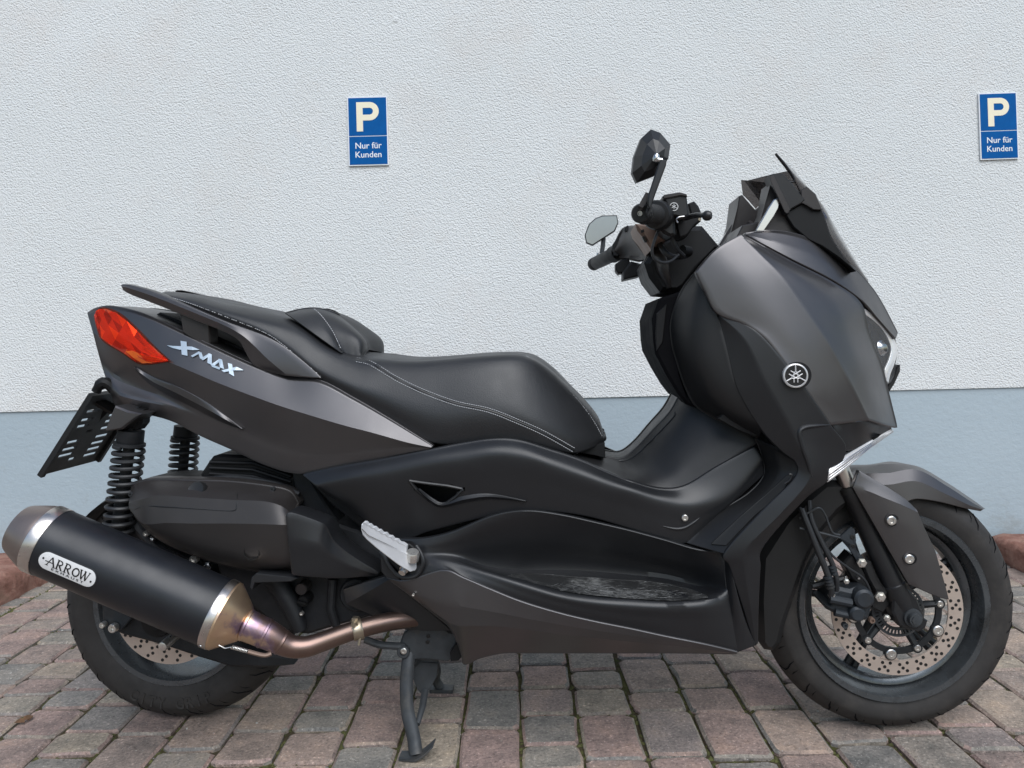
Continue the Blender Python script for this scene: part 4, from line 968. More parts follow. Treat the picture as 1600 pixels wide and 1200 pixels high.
C5 = [(210, 806, -.150), (234, 832, -.16), (262, 850, -.17), (300, 866, -.175), (350, 882, -.175), (405, 892, -.175), (435, 890, -.175), (458, 888, -.175)]
cv, CS = panel('transmission_cover', sc, 'cover_grey', [C0, C1, C2, C3, C4, C5], 44, 4, rim=.03, rnd=.003, arc=False, smooth_v=True, breaks=(2, 3), angle=24)
def cring(bm):
    c = P(393, 863, CS.s(393, 863)-.0008); ring_part(bm, c, [(.0148, -.0006), (.0160, -.0006), (.0160, .003), (.0148, .003)], 0, 40)
part('cover_plug', cv, 'badge_ink', cring)
def cline(bm):
    for ln in ([(205, 799), (225, 791), (260, 792), (310, 795), (362, 798), (369, 793), (371, 772)],):
        tube(bm, [P(x, y, CS.s(x, y)-.0002) for x, y in samp(ln, 40)], .0010, 6)
part('cover_seam', cv, 'badge_ink', cline)
def notch(bm):
    c = P(306, 766, CS.s(306, 766)); lathe(bm, [(0, .0), (.012, -.001), (.017, -.002), (.020, .004), (.019, .02)], c, Vector((0.1, 1, -.5)), 18)
part('screw_boss', cv, 'black_plastic', notch)
for (x, y) in ((318, 758), (427, 764), (206, 772)): bolt('cover_screw', cv, x, y, CS.s(x, y)-.003, 4.0, 'hose', h=.006)
bx0 = [(448, 807, -.235), (456, 803, -.232), (500, 818, -.222), (510, 826, -.215), (522, 848, -.205), (552, 872, -.19), (590, 895, -.178)]
bx1 = [(452, 850, -.235), (462, 848, -.235), (490, 850, -.232), (505, 857, -.225), (520, 868, -.213), (548, 885, -.195), (588, 897, -.178)]
bx2 = [(457, 896, -.225), (466, 898, -.225), (490, 900, -.222), (505, 901, -.216), (520, 902, -.206), (546, 901, -.19), (585, 898, -.175)]
panel('belt_duct', sc, 'black_paint', [bx0, bx1, bx2], 26, 5, rim=.06, rnd=.003, arc=False, angle=30)
plate('duct_bracket', sc, 'engine_black', [(400, 896), (466, 903), (455, 909), (398, 911), (394, 922), (390, 918), (393, 902)], -.215, -.17)
def airbox(bm):
    prism(bm, [(325, 722), (332, 713), (345, 710), (392, 712), (420, 722), (462, 742), (470, 775), (440, 790), (318, 752), (312, 742)], -.09, .08, .006)
    for k in range(3): tube(bm, [P(328, 722+k*9, -.094), P(395, 724+k*10, -.094), P(455, 745+k*8, -.094)], .004, 8)
part('air_box', sc, 'dark_plastic', airbox)
def clutter(bm):
    prism(bm, [(455, 735), (480, 740), (510, 790), (540, 830), (520, 860), (470, 810)], -.10, .1, .004)
    tube(bm, curve3(PL([(300, 752, -.1), (360, 745, -.11), (430, 755, -.12), (468, 772, -.13)]), 16), .005, 8)
    tube(bm, curve3(PL([(200, 800, -.10), (235, 845, -.11), (280, 880, -.12), (330, 905, -.12)]), 16), .012, 8)
    prism(bm, [(205, 800), (250, 845), (330, 890), (345, 910), (300, 900), (240, 875), (200, 840), (170, 830), (185, 805)], -.10, .02, .004)
part('engine_mount', sc, 'engine_black', clutter)
bolt('bolt', sc, 230, 833, -.13, 5, h=.008); bolt('bolt', sc, 241, 840, -.13, 5, 'steel', h=.01); bolt('bolt', sc, 305, 873, -.16, 7, h=.01); bolt('bolt', sc, 325, 884, -.155, 6, 'steel', h=.012, sock=False)
def fbr(bm): tube(bm, [P(272, 880, -.16), P(296, 888, -.165), P(318, 898, -.165)], .009, 8)
part('hanger_arm', sc, 'stand_steel', fbr)
# rear hugger / inner mudguard seen behind the shock
def hugger(bm):
    for k in range(14):
        a = R(62+k*6.5); 
    prev = None
    for k in range(16):
        a = R(58+k*6); line = [bm.verts.new(RC+Vector((math.cos(a)*(RRAD+.012-abs(u)**2*.012), u*.085, math.sin(a)*(RRAD+.012-abs(u)**2*.012)))) for u in (-1, -.8, -.4, 0, .4, .8, 1)]
        if prev:
            for j in range(6): bm.faces.new([prev[j], line[j], line[j+1], prev[j+1]])
        prev = line
part('rear_mudguard', sc, 'dark_plastic', hugger)

# ---- muffler
MS = -.275
ma0, ma1 = P(70, 842, MS), P(346, 960, MS+.02); md = (ma1-ma0); ML = md.length; md.normalize(); MR = .0655
mu = part('muffler', sc, 'muffler_black', lambda bm: lathe(bm, [(MR*.9, 0), (MR, .0005), (MR, ML), (MR*.9, ML)], ma0, md, 56))
part('end_cap', mu, 'end_cap', lambda bm: lathe(bm, [(MR*.985, .004), (MR*.985, -.006), (MR*.955, -.014), (MR*.86, -.030), (MR*.745, -.048), (MR*.70, -.053), (MR*.655, -.053), (MR*.63, -.048), (MR*.6, -.03), (MR*.5, .03), (0, .03)], ma0, md, 56), angle=35)
def band(z0, z1, k=1.012):
    return lambda bm: lathe(bm, [(MR*.99, z0), (MR*k, z0), (MR*k+.0006, z0+.002), (MR*k+.0006, z1-.002), (MR*k, z1), (MR*.99, z1)], ma0, md, 56)
part('band', mu, 'brushed', band(-.004, .019)); part('band', mu, 'brushed', band(ML-.010, ML+.006))
part('cone', mu, 'titan_pipe', lambda bm: lathe(bm, [(MR*1.0, ML+.004), (MR*1.0, ML+.010), (.036, ML+.047), (.031, ML+.052)], ma0, md, 48))
def mpoint(z, ang, k=1.0):           # point on the muffler skin; ang from the viewer-facing line, positive upwards
    u = Vector((0, -1, 0)); u = (u-md*u.dot(md)).normalized(); v = md.cross(u)
    if v.z < 0: v = -v
    return ma0+md*z+(u*math.cos(ang)+v*math.sin(ang))*(MR*k)
for (z, a) in ((.0075, .62), (ML-.002, .65), (ML-.002, -.75)):
    def rv(bm, z=z, a=a):
        p = mpoint(z, a, 1.02); c = ma0+md*z; lathe(bm, [(0, .0015), (.0028, .001), (.0034, -.001)], p, (p-c), 12)
    part('rivet', mu, 'steel', rv)
# maker's badge following the skin
BZ0, BZ1, BH = .036, .150, .0165
def onskin(x, y, lift):              # x along the axis from the badge centre, y up along the skin
    z = (BZ0+BZ1)/2+x; return mpoint(z, -.03+y/MR, 1.0+lift/MR)
def badge(bm, lift=.0016, grow=0.0, base=0.0):
    hw = (BZ1-BZ0)/2-BH; n = 12; out = []
    for i in range(n+1): a = -math.pi/2+math.pi*i/n; out.append((hw+(BH+grow)*math.cos(a), (BH+grow)*math.sin(a)))
    for i in range(n+1): a = math.pi/2+math.pi*i/n; out.append((-hw+(BH+grow)*math.cos(a), (BH+grow)*math.sin(a)))
    m = len(out); rings = []
    for k in (1, .92, .6, .3): rings.append([bm.verts.new(onskin(x*(.5+.5*k) if abs(x) > hw else x*(.6+.4*k), y*k, lift)) for x, y in out])
    low = [bm.verts.new(onskin(x, y, base-.001)) for x, y in out]
    for A, B in zip([low]+rings, rings):
        for i in range(m): bm.faces.new([A[i], A[(i+1) % m], B[(i+1) % m], B[i]])
    k = len(out)//2
    R_ = rings[-1]
    for i in range(k-1): bm.faces.new([R_[i], R_[i+1], R_[m-2-i], R_[m-1-i]])
part('badge', mu, 'hose', lambda bm: badge(bm, .0010, .0022))
part('badge', mu, 'badge_white', lambda bm: badge(bm, .0020))
def badge_text(bm):
    def wrap(p): return onskin(p.x, p.y, .0026+p.z)
    X, Y = Vector((1, 0, 0)), Vector((0, 1, 0))
    def bar(x0, y0, x1, y1, w):
        d = Vector((x1-x0, y1-y0, 0)); L = d.length; d.normalize(); n = Vector((-d.y, d.x, 0))*w/2; a, b = Vector((x0, y0, 0)), Vector((x1, y1, 0))
        k = max(1, int(L/.004)); pr = None
        for i in range(k+1):
            c = a.lerp(b, i/k); q = (bm.verts.new(wrap(c+n)), bm.verts.new(wrap(c-n)))
            if pr: bm.faces.new([pr[0], q[0], q[1], pr[1]])
            pr = q
    def arc(cx, cy, rx, ry, a0, a1, w):
        pr = None
        for i in range(17):
            a = a0+(a1-a0)*i/16; q = (bm.verts.new(wrap(Vector((cx+(rx+w/2)*math.cos(a), cy+(ry+w/2)*math.sin(a), 0)))), bm.verts.new(wrap(Vector((cx+(rx-w/2)*math.cos(a), cy+(ry-w/2)*math.sin(a), 0)))))
            if pr: bm.faces.new([pr[0], q[0], q[1], pr[1]])
            pr = q
    yb, yt = -.0062, .0105; t = .0028; th = .0016; sf = .0012
    # A
    bar(-.0395, yb, -.0325, yt, th); bar(-.0325, yt, -.0245, yb, t); bar(-.0440, .0005, -.0270, .0005, th); bar(-.0425, yb, -.0365, yb, sf); bar(-.0280, yb, -.0205, yb, sf)
    for x in (-.0195, -.0035):
        bar(x, yb, x, yt, t); bar(x-.003, yb, x+.0032, yb, sf); bar(x-.003, yt, x+.004, yt, sf); arc(x+.0042, .0062, .0042, .0036, -math.pi/2, math.pi/2, .0022); bar(x+.001, yt-.0004, x+.0045, yt-.0004, .0014); bar(x+.001, .0022, x+.0045, .0022, .0014)
        bar(x+.0035, .002, x+.0095, yb, t); bar(x+.0075, yb, x+.0115, yb, sf)
    arc(.0175, .002, .0062, .0072, 0, 2*math.pi, .0026)
    bar(.0255, yt, .0305, yb, t); bar(.0305, yb, .0350, yt, th); bar(.0340, yt, .0385, yb, t); bar(.0385, yb, .0430, yt, th); bar(.0235, yt, .0285, yt, sf); bar(.0320, yt, .0365, yt, sf); bar(.0405, yt, .0450, yt, sf)
    add_text(bm, 'E X H A U S T', .0062, Vector((.004, -.0108, 0)), X, Y, bold=.0001, extrude=0.0, sx=1.75, wrap=wrap)
part('badge_lettering', mu, 'badge_ink', badge_text, smooth=False)
for x, y in ((-.0490, .003), (.0495, -.003)):
    part('badge_rivet', mu, 'badge_ink', lambda bm, x=x, y=y: lathe(bm, [(0, .001), (.0018, .0006), (.0022, -.0008)], onskin(x, y, .0022), onskin(x, y, .01)-onskin(x, y, 0), 10))
# small bracket spring at the cone
def cspring(bm):
    a, b = P(362, 1011, -.31), P(388, 1018, -.31); d = (b-a).normalized(); u, v = frame_of(d)
    tube(bm, [a+(b-a)*(i/120)+(u*math.cos(i*.62)+v*math.sin(i*.62))*.0032 for i in range(121)], .0008, 5)
    tube(bm, [P(342, 1008, -.31), P(352, 1013, -.31), a], .0010, 6); 
part('retaining_spring', mu, 'zinc', cspring)
tubepart('spring_hook', mu, 'bronze_and_warm_light', PL([(388, 1018, -.31), (412, 1024, -.305), (424, 1021, -.30)]), .0042, 8, 10)
# exhaust pipe
pe = curve3(PL([(383, 976, -.258), (402, 984, -.255), (425, 995, -.25), (452, 1009, -.243), (475, 1011, -.236), (500, 1004, -.226), (530, 993, -.214), (560, 983, -.200), (600, 973, -.18), (645, 966, -.15), (700, 960, -.10)]), 60)
rads = [crom([(x,) for x in (.0295, .0285, .0265, .0215, .0200, .0190, .0182, .0180, .0180, .018, .018)], i/59*10)[0] for i in range(60)]
ex = part('exhaust_pipe', sc, 'titan_pipe', lambda bm: tube(bm, pe, rads, 26))
def welds(bm):
    for (i, e) in ((1, .0012), (9, .0010), (15, .0009)):
        d = (pe[i+1]-pe[i-1 if i else 0]).normalized(); lathe(bm, [(rads[i]-.001, -.004), (rads[i]+e, -.002), (rads[i]+e, .002), (rads[i]-.001, .004)], pe[i], d, 30)
part('weld_ring', ex, 'titan_pipe', welds)
def clamp(bm):
    i = 41; d = (pe[i+1]-pe[i-1]).normalized(); r = rads[i]
    lathe(bm, [(r, -.010), (r+.0022, -.010), (r+.0030, -.008), (r+.0022, -.006), (r+.0022, .006), (r+.0030, .008), (r+.0022, .010), (r, .010)], pe[i], d, 30)
    c = pe[i]+Vector((0, -.010, .021)); box(bm, c, .012, .012, .014); lathe(bm, [(0, -.012), (.005, -.012), (.005, .0)], c+Vector((0, -.004, -.003)), (0, 1, 0), 8)
    c2 = pe[i]+Vector((.007, -.012, -.020)); lathe(bm, [(0, -.006), (.003, -.006), (.003, .008), (0, .008)], c2, (0.2, 0.2, 1), 8)
part('pipe_clamp', ex, 'brass', clamp)

# ---- passenger foot peg
def peg(bm):
    S0 = -.20
    topq = [(565, 820, -.37), (569, 816, -.37), (580, 822, -.35), (600, 833, -.315), (620, 845, -.275), (636, 853, -.25), (635, 866, -.245)]
    prism_pts = [(564, 826), (564.5, 820), (567, 817), (571, 817.5), (574, 821), (577, 821), (581, 825), (585, 825.5), (589, 829.5), (593, 830), (597, 834.5), (602, 834.5), (606, 839), (611, 839.5), (615, 844), (620, 844.5), (624, 849), (629, 850), (635, 854), (634, 866), (618, 858), (598, 848), (575, 837)]
    sarr = [(x, y, -.375+(x-564)/72*.135) for x, y in prism_pts]
    prism(bm, sarr, 0, .016, .002)
    low = [(564, 826), (575, 837), (598, 848), (618, 858), (634, 866), (652, 870), (655, 880), (648, 892), (640, 894), (622, 883), (606, 871), (588, 857), (572, 843), (566, 836)]
    prism(bm, [(x, y, -.373+(x-564)/90*.160) for x, y in low], 0, .018, .002)
pg = part('passenger_peg', sc, 'alu', peg, angle=25)
def pegm(bm):
    lathe(bm, [(0, -.012), (.007, -.012), (.007, -.004), (.009, -.004), (.009, .004), (0, .004)], P(632, 888, -.235), (.3, .9, .6), 14)
    lathe(bm, [(0, -.006), (.011, -.006), (.013, -.003), (.013, .012)], P(645, 866, -.235), (-.2, .4, -1), 16)
part('peg_pivot', pg, 'zinc', pegm)
plate('peg_recess', sc, 'dark_plastic', [(596, 866), (606, 868), (624, 896), (640, 899), (652, 893), (659, 877), (655, 862), (640, 850), (620, 850), (604, 855)], -.2165, -.19, .002)
tubepart('recess_lip', sc, 'black_paint', PL([(594, 862, -.212), (600, 868, -.216), (608, 884, -.220), (622, 899, -.223), (640, 902, -.226), (654, 896, -.226), (661, 880, -.226), (658, 866, -.222), (650, 853, -.216)]), .004, 8, 40)
plate('heel_panel', sc, 'black_paint', [(594, 858), (600, 862), (626, 908), (618, 906), (603, 903), (595, 893)], -.214, -.18, .002)

# ---- centre stand
ft = G(650, 1184); ftop = P(636, 1030, -.115)
def leg(bm):
    pts = [P(640, 1018, -.105), P(637, 1040, -.118), P(635, 1075, -.130), P(637, 1112, -.143), P(646, 1150, -.157), ft+Vector((0, .0, .006))]
    tube(bm, curve3(pts, 22), [.0145]*22, 12, flat=.75)
cs = part('centre_stand', sc, 'stand_steel', leg)
def foot(bm):
    pr = None
    for i in range(9):
        t = i/8; c = ft+Vector((-.032+.070*t, -.004, .004+.030*max(0, t-.45)**1.5*2.2))
        q = [bm.verts.new(c+Vector((0, y, z))) for (y, z) in ((-.016*(1-.5*abs(t-.5)), -.002), (.018, -.002), (.018, .0025), (-.016*(1-.5*abs(t-.5)), .0025))]
        if pr:
            for j in range(4): bm.faces.new([pr[j], pr[(j+1) % 4], q[(j+1) % 4], q[j]])
        else: bm.faces.new(q[::-1])
        pr = q
    bm.faces.new(pr)
part('foot', cs, 'stand_steel', foot)
def farleg(bm):
    f2 = G(688, 1079)
    tube(bm, curve3([P(672, 1020, .08), P(682, 1045, .095), f2+Vector((-.01, -.005, .03)), f2+Vector((0, 0, .008))], 14), .011, 10)
    box(bm, f2+Vector((.004, 0, .004)), .055, .03, .008)
part('far_leg', cs, 'stand_steel', farleg)
def web(bm):
    prism(bm, [(640, 1034), (684, 1036), (683, 1056), (672, 1076), (662, 1088), (652, 1078), (645, 1060)], -.075, -.068, .001)
    tube(bm, [P(664, 1080, -.075), P(660, 1105, -.11), P(652, 1132, -.145)], [.008, .007, .006], 8)
    tube(bm, [P(640, 1030, -.10), P(660, 1034, .0), P(676, 1030, .09)], .014, 12)
part('cross_brace', cs, 'stand_steel', web)
sb = plate('stand_bracket', sc, 'stand_steel', [(622, 1012), (630, 990), (642, 980), (690, 982), (712, 990), (727, 1008), (722, 1020), (700, 1034), (668, 1031), (640, 1031), (627, 1027)], -.115, -.09, .003)
bolt('pivot_bolt', sb, 631, 1017, -.117, 10, 'stand_steel', h=.010)
bolt('pivot_bolt', sb, 631, 1017, -.126, 5.0, 'zinc', h=.003)
tubepart('stand_tang', cs, 'stand_steel', PL([(570, 999, -.13), (592, 1007, -.13), (612, 1009, -.125), (632, 1010, -.115)]), .0075, 10)
plate('stand_guard', sb, 'dark_plastic', [(703, 1020), (712, 1006), (727, 1003), (728, 1020), (716, 1033), (704, 1034)], -.14, -.12, .002)
for (x, y) in ((669, 994), (668, 1003)): bolt('bracket_hole', sb, x, y, -.116, 3.2, 'badge_ink', h=.001)

# ---- front wheel (steered straight at the lens axis)
FZ = R(3.0)
fw = part('front_wheel', sc, 'rim_dark', lambda bm: lathe(bm, [(0, -.05), (.028, -.05), (.034, -.03), (.034, .03), (.028, .05), (0, .05)], FC, Matrix.Rotation(FZ, 3, 'Z') @ Vector((0, 1, 0)), 24))
part('tyre', fw, 'rubber', lambda bm: tyre(bm, FC, FRAD, .190, .054, FZ))
tag(part('tread_grooves', fw, 'lamp_black', lambda bm: grooves(bm, FC, FRAD, .190, .054, FZ, 26)), None, None, None, 'stuff')
part('rim', fw, 'rim_paint', lambda bm: ring_part(bm, FC, [(.197, -.052), (.195, -.055), (.184, -.054), (.180, -.047), (.176, -.030), (.172, -.020), (.171, .020), (.180, .047), (.195, .055), (.199, .046), (.188, .0), (.199, -.046)], FZ))
part('rim_well', fw, 'rim_paint', lambda bm: ring_part(bm, FC, [(.172, -.024), (.163, -.022), (.156, -.016), (.154, .0), (.156, .016), (.163, .022), (.172, .024)], FZ))
spokes(fw, 'rim_dark', FC, .028, .158, 5, FZ, .0085, .47, .055)
FD = -.064
fdisc = part('brake_disc', fw, 'disc_steel', lambda bm: disc(bm, FC, .1335, .1035, FD, FZ))
for k in range(5):
    def lug(bm, k=k):
        rot = Matrix.Rotation(FZ, 3, 'Z'); a = R(-100+k*72); pr = None
        for i in range(7):
            t = a+R(-11+22*i/6); ri = .1035-.014*math.cos((i-3)/3*math.pi/2)
            q = [bm.verts.new(FC+rot @ Vector((r*math.cos(t), FD+y, r*math.sin(t)))) for r, y in ((.105, -.002), (ri, -.002), (ri, .002), (.105, .002))]
            if pr:
                for j in range(4): bm.faces.new([pr[j], pr[(j+1) % 4], q[(j+1) % 4], q[j]])
            pr = q
    part('disc_lug', fw, 'disc_steel', lug)
tag(part('disc_holes', fw, 'badge_ink', lambda bm: holes(bm, FC, [(.1265, 0), (.119, .075), (.1115, .02), (.1255, .14), (.1095, .16)], 20, FD, FZ, .0034)), None, None, None, 'stuff')
def carrier(bm):
    rot = Matrix.Rotation(FZ, 3, 'Z')
    ring_part(bm, FC, [(.090, FD-.003), (.090, FD+.003), (.078, FD+.003), (.078, FD-.003)], FZ, 60)
    for k in range(5):
        a = R(-64+k*72); b = R(-100+k*72)
        tube(bm, [FC+rot @ Vector((.028*math.cos(a), FD+.012, .028*math.sin(a))), FC+rot @ Vector((.084*math.cos(a), FD, .084*math.sin(a)))], [.009, .007], 8)
        lathe(bm, [(0, -.0045), (.013, -.0045), (.013, .004)], FC+rot @ Vector((.090*math.cos(b), FD, .090*math.sin(b))), rot @ Vector((0, 1, 0)), 16)
        lathe(bm, [(0, -.005), (.0105, -.005), (.0105, .004)], FC+rot @ Vector((.086*math.cos(a), FD, .086*math.sin(a))), rot @ Vector((0, 1, 0)), 16)
ca = part('disc_carrier', fw, 'rim_dark', carrier)
for k in range(5):
    for (an, r, rr) in ((-100+k*72, .0905, .0105), (-64+k*72, .086, .0068)):
        def bb(bm, an=an, r=r, rr=rr):
            rot = Matrix.Rotation(FZ, 3, 'Z'); c = FC+rot @ Vector((r*math.cos(R(an)), FD-.0045, r*math.sin(R(an))))
            lathe(bm, [(0, -.001), (rr*.35, -.001), (rr*.42, -.0028), (rr*.85, -.0028), (rr, -.0015), (rr, .001)], c, rot @ Vector((0, 1, 0)), 16)
        part('disc_bolt', fw, 'zinc', bb)
def tone(bm):                          # slotted sensor ring
    rot = Matrix.Rotation(FZ, 3, 'Z')
    for k in range(40):
        a = 2*math.pi*k/40; c = FC+rot @ Vector((.044*math.cos(a), FD-.006, .044*math.sin(a))); box(bm, c, .010, .002, .0032, rot @ Matrix.Rotation(-a, 3, 'Y'))
    ring_part(bm, FC, [(.053, FD-.007), (.053, FD-.004), (.048, FD-.004), (.048, FD-.007)], FZ, 40); ring_part(bm, FC, [(.040, FD-.007), (.040, FD-.004), (.034, FD-.004), (.034, FD-.007)], FZ, 40)
part('sensor_ring', fw, 'stand_steel', tone)

# ---- fork
FKS = -.088
fka, fkb = P(1318, 742, FKS), P(1412, 948, FKS-.004)
fk = part('front_fork', sc, 'black_paint', lambda bm: (lathe(bm, [(.0175, .03), (.0215, .03), (.0225, .034), (.0225, .05), (.0205, .054), (.0225, .16), (.0235, .235), (.0255, .237), (.0255, .262), (.022, .292), (0, .292)], fka, fkb-fka, 28),
    prism(bm, [(1396, 930), (1418, 918), (1434, 936), (1446, 968), (1438, 982), (1422, 986), (1404, 978), (1394, 955)], -.112, -.07, .004)))
part('fork_tube', fk, 'brushed', lambda bm: lathe(bm, [(0, -.05), (.0165, -.05), (.0165, .034), (0, .034)], fka, fkb-fka, 24))
part('dust_seal', fk, 'rubber_black', lambda bm: lathe(bm, [(.017, .022), (.0225, .024), (.0235, .032), (.0225, .036)], fka, fkb-fka, 24))
def axle(bm):
    c = P(1427, 966, -.115); lathe(bm, [(0, -.008), (.006, -.008), (.007, -.012), (.0115, -.012), (.0125, -.009), (.0125, -.002), (.0175, -.002), (.0185, .002), (.0185, .01)], c, (0, 1, 0), 22)
    lathe(bm, [(0, -.014), (.0085, -.014), (.0085, -.004)], c, (0, 1, 0), 6)
part('axle_nut', fk, 'stand_steel', axle)
plate('fork_lower_clamp', fk, 'black_paint', [(1434, 962), (1450, 970), (1446, 982), (1434, 988), (1426, 984)], -.11, -.085, .002)
# fork cover
K0 = [(1343, 737, -.115), (1365, 750, -.117), (1390, 765, -.119), (1415, 782, -.120), (1430, 796, -.120)]
K1 = [(1334, 762, -.118), (1358, 768, -.123), (1382, 778, -.126), (1407, 788, -.126), (1433, 800, -.122)]
K2 = [(1361, 808, -.121), (1385, 812, -.126), (1405, 818, -.128), (1424, 822, -.127), (1442, 822, -.122)]
K3 = [(1392, 862, -.123), (1410, 865, -.127), (1428, 867, -.128), (1445, 866, -.127), (1461, 863, -.122)]
K4 = [(1421, 912, -.125), (1437, 919, -.127), (1452, 926, -.127), (1467, 932, -.125), (1482, 936, -.122)]
fc_, KS = panel('fork_cover', sc, 'grey_paint', [K0, K1, K2, K3, K4], 20, [4, 5, 5, 5], rim=.014, rnd=.002, arc=False, angle=18)
for (x, y) in ((1393, 813), (1421, 873)):
    def rec(bm, x=x, y=y): lathe(bm, [(.0125, -.0012), (.0138, -.0012), (.0142, .001), (.0125, .001)], P(x+1, y, KS.s(x, y)), (0, 1, 0), 24, closed=True)
    part('screw_recess', fc_, 'dark_plastic', lambda bm, x=x, y=y: lathe(bm, [(0, -.0006), (.0105, -.0006), (.0125, .0002)], P(x+2, y, KS.s(x, y)), (0, 1, 0), 24)); part('recess_rim', fc_, 'grey_paint', rec); bolt('cover_screw', fc_, x-1, y, KS.s(x, y)-.001, 7.0, h=.005)
# fender
N0 = [(1322, 742, 0), (1350, 730, 0), (1384, 725, 0), (1432, 728, 0), (1478, 753, 0), (1520, 781, 0), (1538, 794, 0)]
N1 = [(1324, 748, -.045), (1352, 740, -.05), (1388, 739, -.052), (1433, 734, -.048), (1479, 759, -.045), (1519, 785, -.036), (1537, 795, -.018)]
N2 = [(1330, 762, -.066), (1358, 758, -.070), (1392, 757, -.072), (1432, 752, -.068), (1474, 770, -.060), (1514, 789, -.046), (1535, 796, -.024)]
N3 = [(1340, 790, -.070), (1372, 790, -.074), (1404, 789, -.076), (1430, 779, -.073), (1466, 783, -.064), (1507, 793, -.049), (1532, 798, -.026)]
panel('front_fender', sc, 'grey_paint', [N0, N1, N2, N3], 44, 5, rim=.004, rnd=.0015, mirror=True, join=True, arc=False, angle=16)

# ---- brake hoses, brackets, caliper
cp = part('brake_caliper', sc, 'caliper', lambda bm: (
    prism(bm, [(1300, 925), (1312, 918), (1330, 922), (1340, 918), (1352, 922), (1360, 935), (1362, 955), (1358, 968), (1345, 973), (1330, 970), (1312, 963), (1292, 953), (1288, 945), (1300, 942)], -.125, -.05, .007),
    lathe(bm, [(0, -.012), (.014, -.012), (.019, -.008), (.020, .0), (.020, .04)], P(1348, 934, -.13), (0, 1, 0), 22), lathe(bm, [(0, -.010), (.011, -.010), (.015, -.006), (.016, .0), (.016, .04)], P(1338, 958, -.13), (0, 1, 0), 20),
    tube(bm, [P(1296, 935, -.13), P(1330, 942, -.13)], .009, 10), tube(bm, [P(1304, 956, -.125), P(1332, 962, -.125)], .008, 10)))
def cal2(bm):
    prism(bm, [(1318, 880), (1330, 866), (1342, 872), (1350, 890), (1362, 905), (1358, 925), (1345, 918), (1330, 905)], -.10, -.06, .004)
    prism(bm, [(1345, 872), (1362, 878), (1372, 905), (1388, 925), (1384, 940), (1370, 930), (1356, 905)], -.108, -.09, .004)
    tube(bm, [P(1270, 916, -.10), P(1300, 908, -.105), P(1318, 904, -.105)], .007, 8)
    prism(bm, [(1360, 905), (1374, 900), (1392, 945), (1380, 958), (1362, 950)], -.095, -.07, .003)
part('caliper_bracket', cp, 'black_plastic', cal2)
part('slide_pin_boot', cp, 'brass', lambda bm: (tube(bm, [P(1322, 885, -.075), P(1334, 868, -.075)], [.012, .009], 10)))
for (x, y, s, r, m_) in ((1346, 879, -.116, 7.2, 'zinc'), (1375, 932, -.118, 7.8, 'zinc'), (1385, 965, -.112, 5.2, 'zinc'), (1322, 908, -.118, 4.2, 'zinc'), (1319, 976, -.11, 4.5, 'stand_steel'), (1340, 902, -.105, 2.0, 'steel'), (1320, 900, -.105, 2.0, 'steel'), (1299, 930, -.128, 5.5, 'zinc'), (1361, 968, -.11, 4.5, 'bronze_and_warm_light')):
    bolt('bolt', cp, x, y, s, r, m_, h=.008, sock=(m_ != 'zinc'))
hz = part('brake_hose', sc, 'hose', lambda bm: tube(bm, curve3(PL([(1252, 795, -.12), (1262, 820, -.13), (1278, 860, -.135), (1292, 895, -.135), (1298, 915, -.135), (1299, 932, -.13)]), 30), .0062, 10))
part('hose_sleeve', hz, 'caliper', lambda bm: [lathe(bm, [(.006, -.003), (.0088, -.002), (.0088, .002), (.006, .003)], P(1293+k*1.4, 902+k*5, -.135), (.28, 0, -1), 14) for k in range(4)])
hz2 = part('brake_hose', sc, 'hose', lambda bm: tube(bm, curve3(PL([(1264, 782, -.11), (1268, 812, -.12), (1285, 850, -.125), (1300, 880, -.125), (1307, 905, -.125), (1308, 922, -.12), (1318, 928, -.12)]), 34), .0052, 10))
part('hose_sleeve', hz2, 'caliper', lambda bm: [lathe(bm, [(.005, -.003), (.0075, -.002), (.0075, .002), (.005, .003)], P(1299+k*1.8, 886+k*5, -.125), (.3, 0, -1), 14) for k in range(3)])
tubepart('sensor_cable', sc, 'hose', PL([(1250, 793, -.11), (1270, 823, -.12), (1298, 865, -.125), (1325, 887, -.12), (1350, 905, -.115), (1362, 930, -.11)]), .0026, 8, 30)
tubepart('hose_guide', sc, 'stand_steel', PL([(1249, 810, -.12), (1270, 797, -.125), (1281, 794, -.125), (1290, 806, -.12), (1300, 831, -.115), (1312, 836, -.11)]), .0022, 8, 30)
tubepart('hose_guide', sc, 'stand_steel', PL([(1249, 825, -.125), (1280, 832, -.12), (1312, 840, -.11)]), .0024, 8, 12)
br_ = plate('hose_bracket', sc, 'caliper', [(1311, 840), (1330, 823), (1336, 828), (1338, 845), (1336, 857), (1346, 868), (1352, 876), (1342, 884), (1336, 872), (1327, 858), (1328, 850)], -.108, -.102, .001)
bolt('bracket_hole', br_, 1332, 839, -.1085, 3.6, 'badge_ink', h=.001); bolt('bracket_hole', br_, 1333, 853, -.1085, 3.0, 'badge_ink', h=.001)
tubepart('fork_wire', sc, 'hose', PL([(1272, 880, -.06), (1262, 905, -.06), (1258, 935, -.06)]), .003, 8)
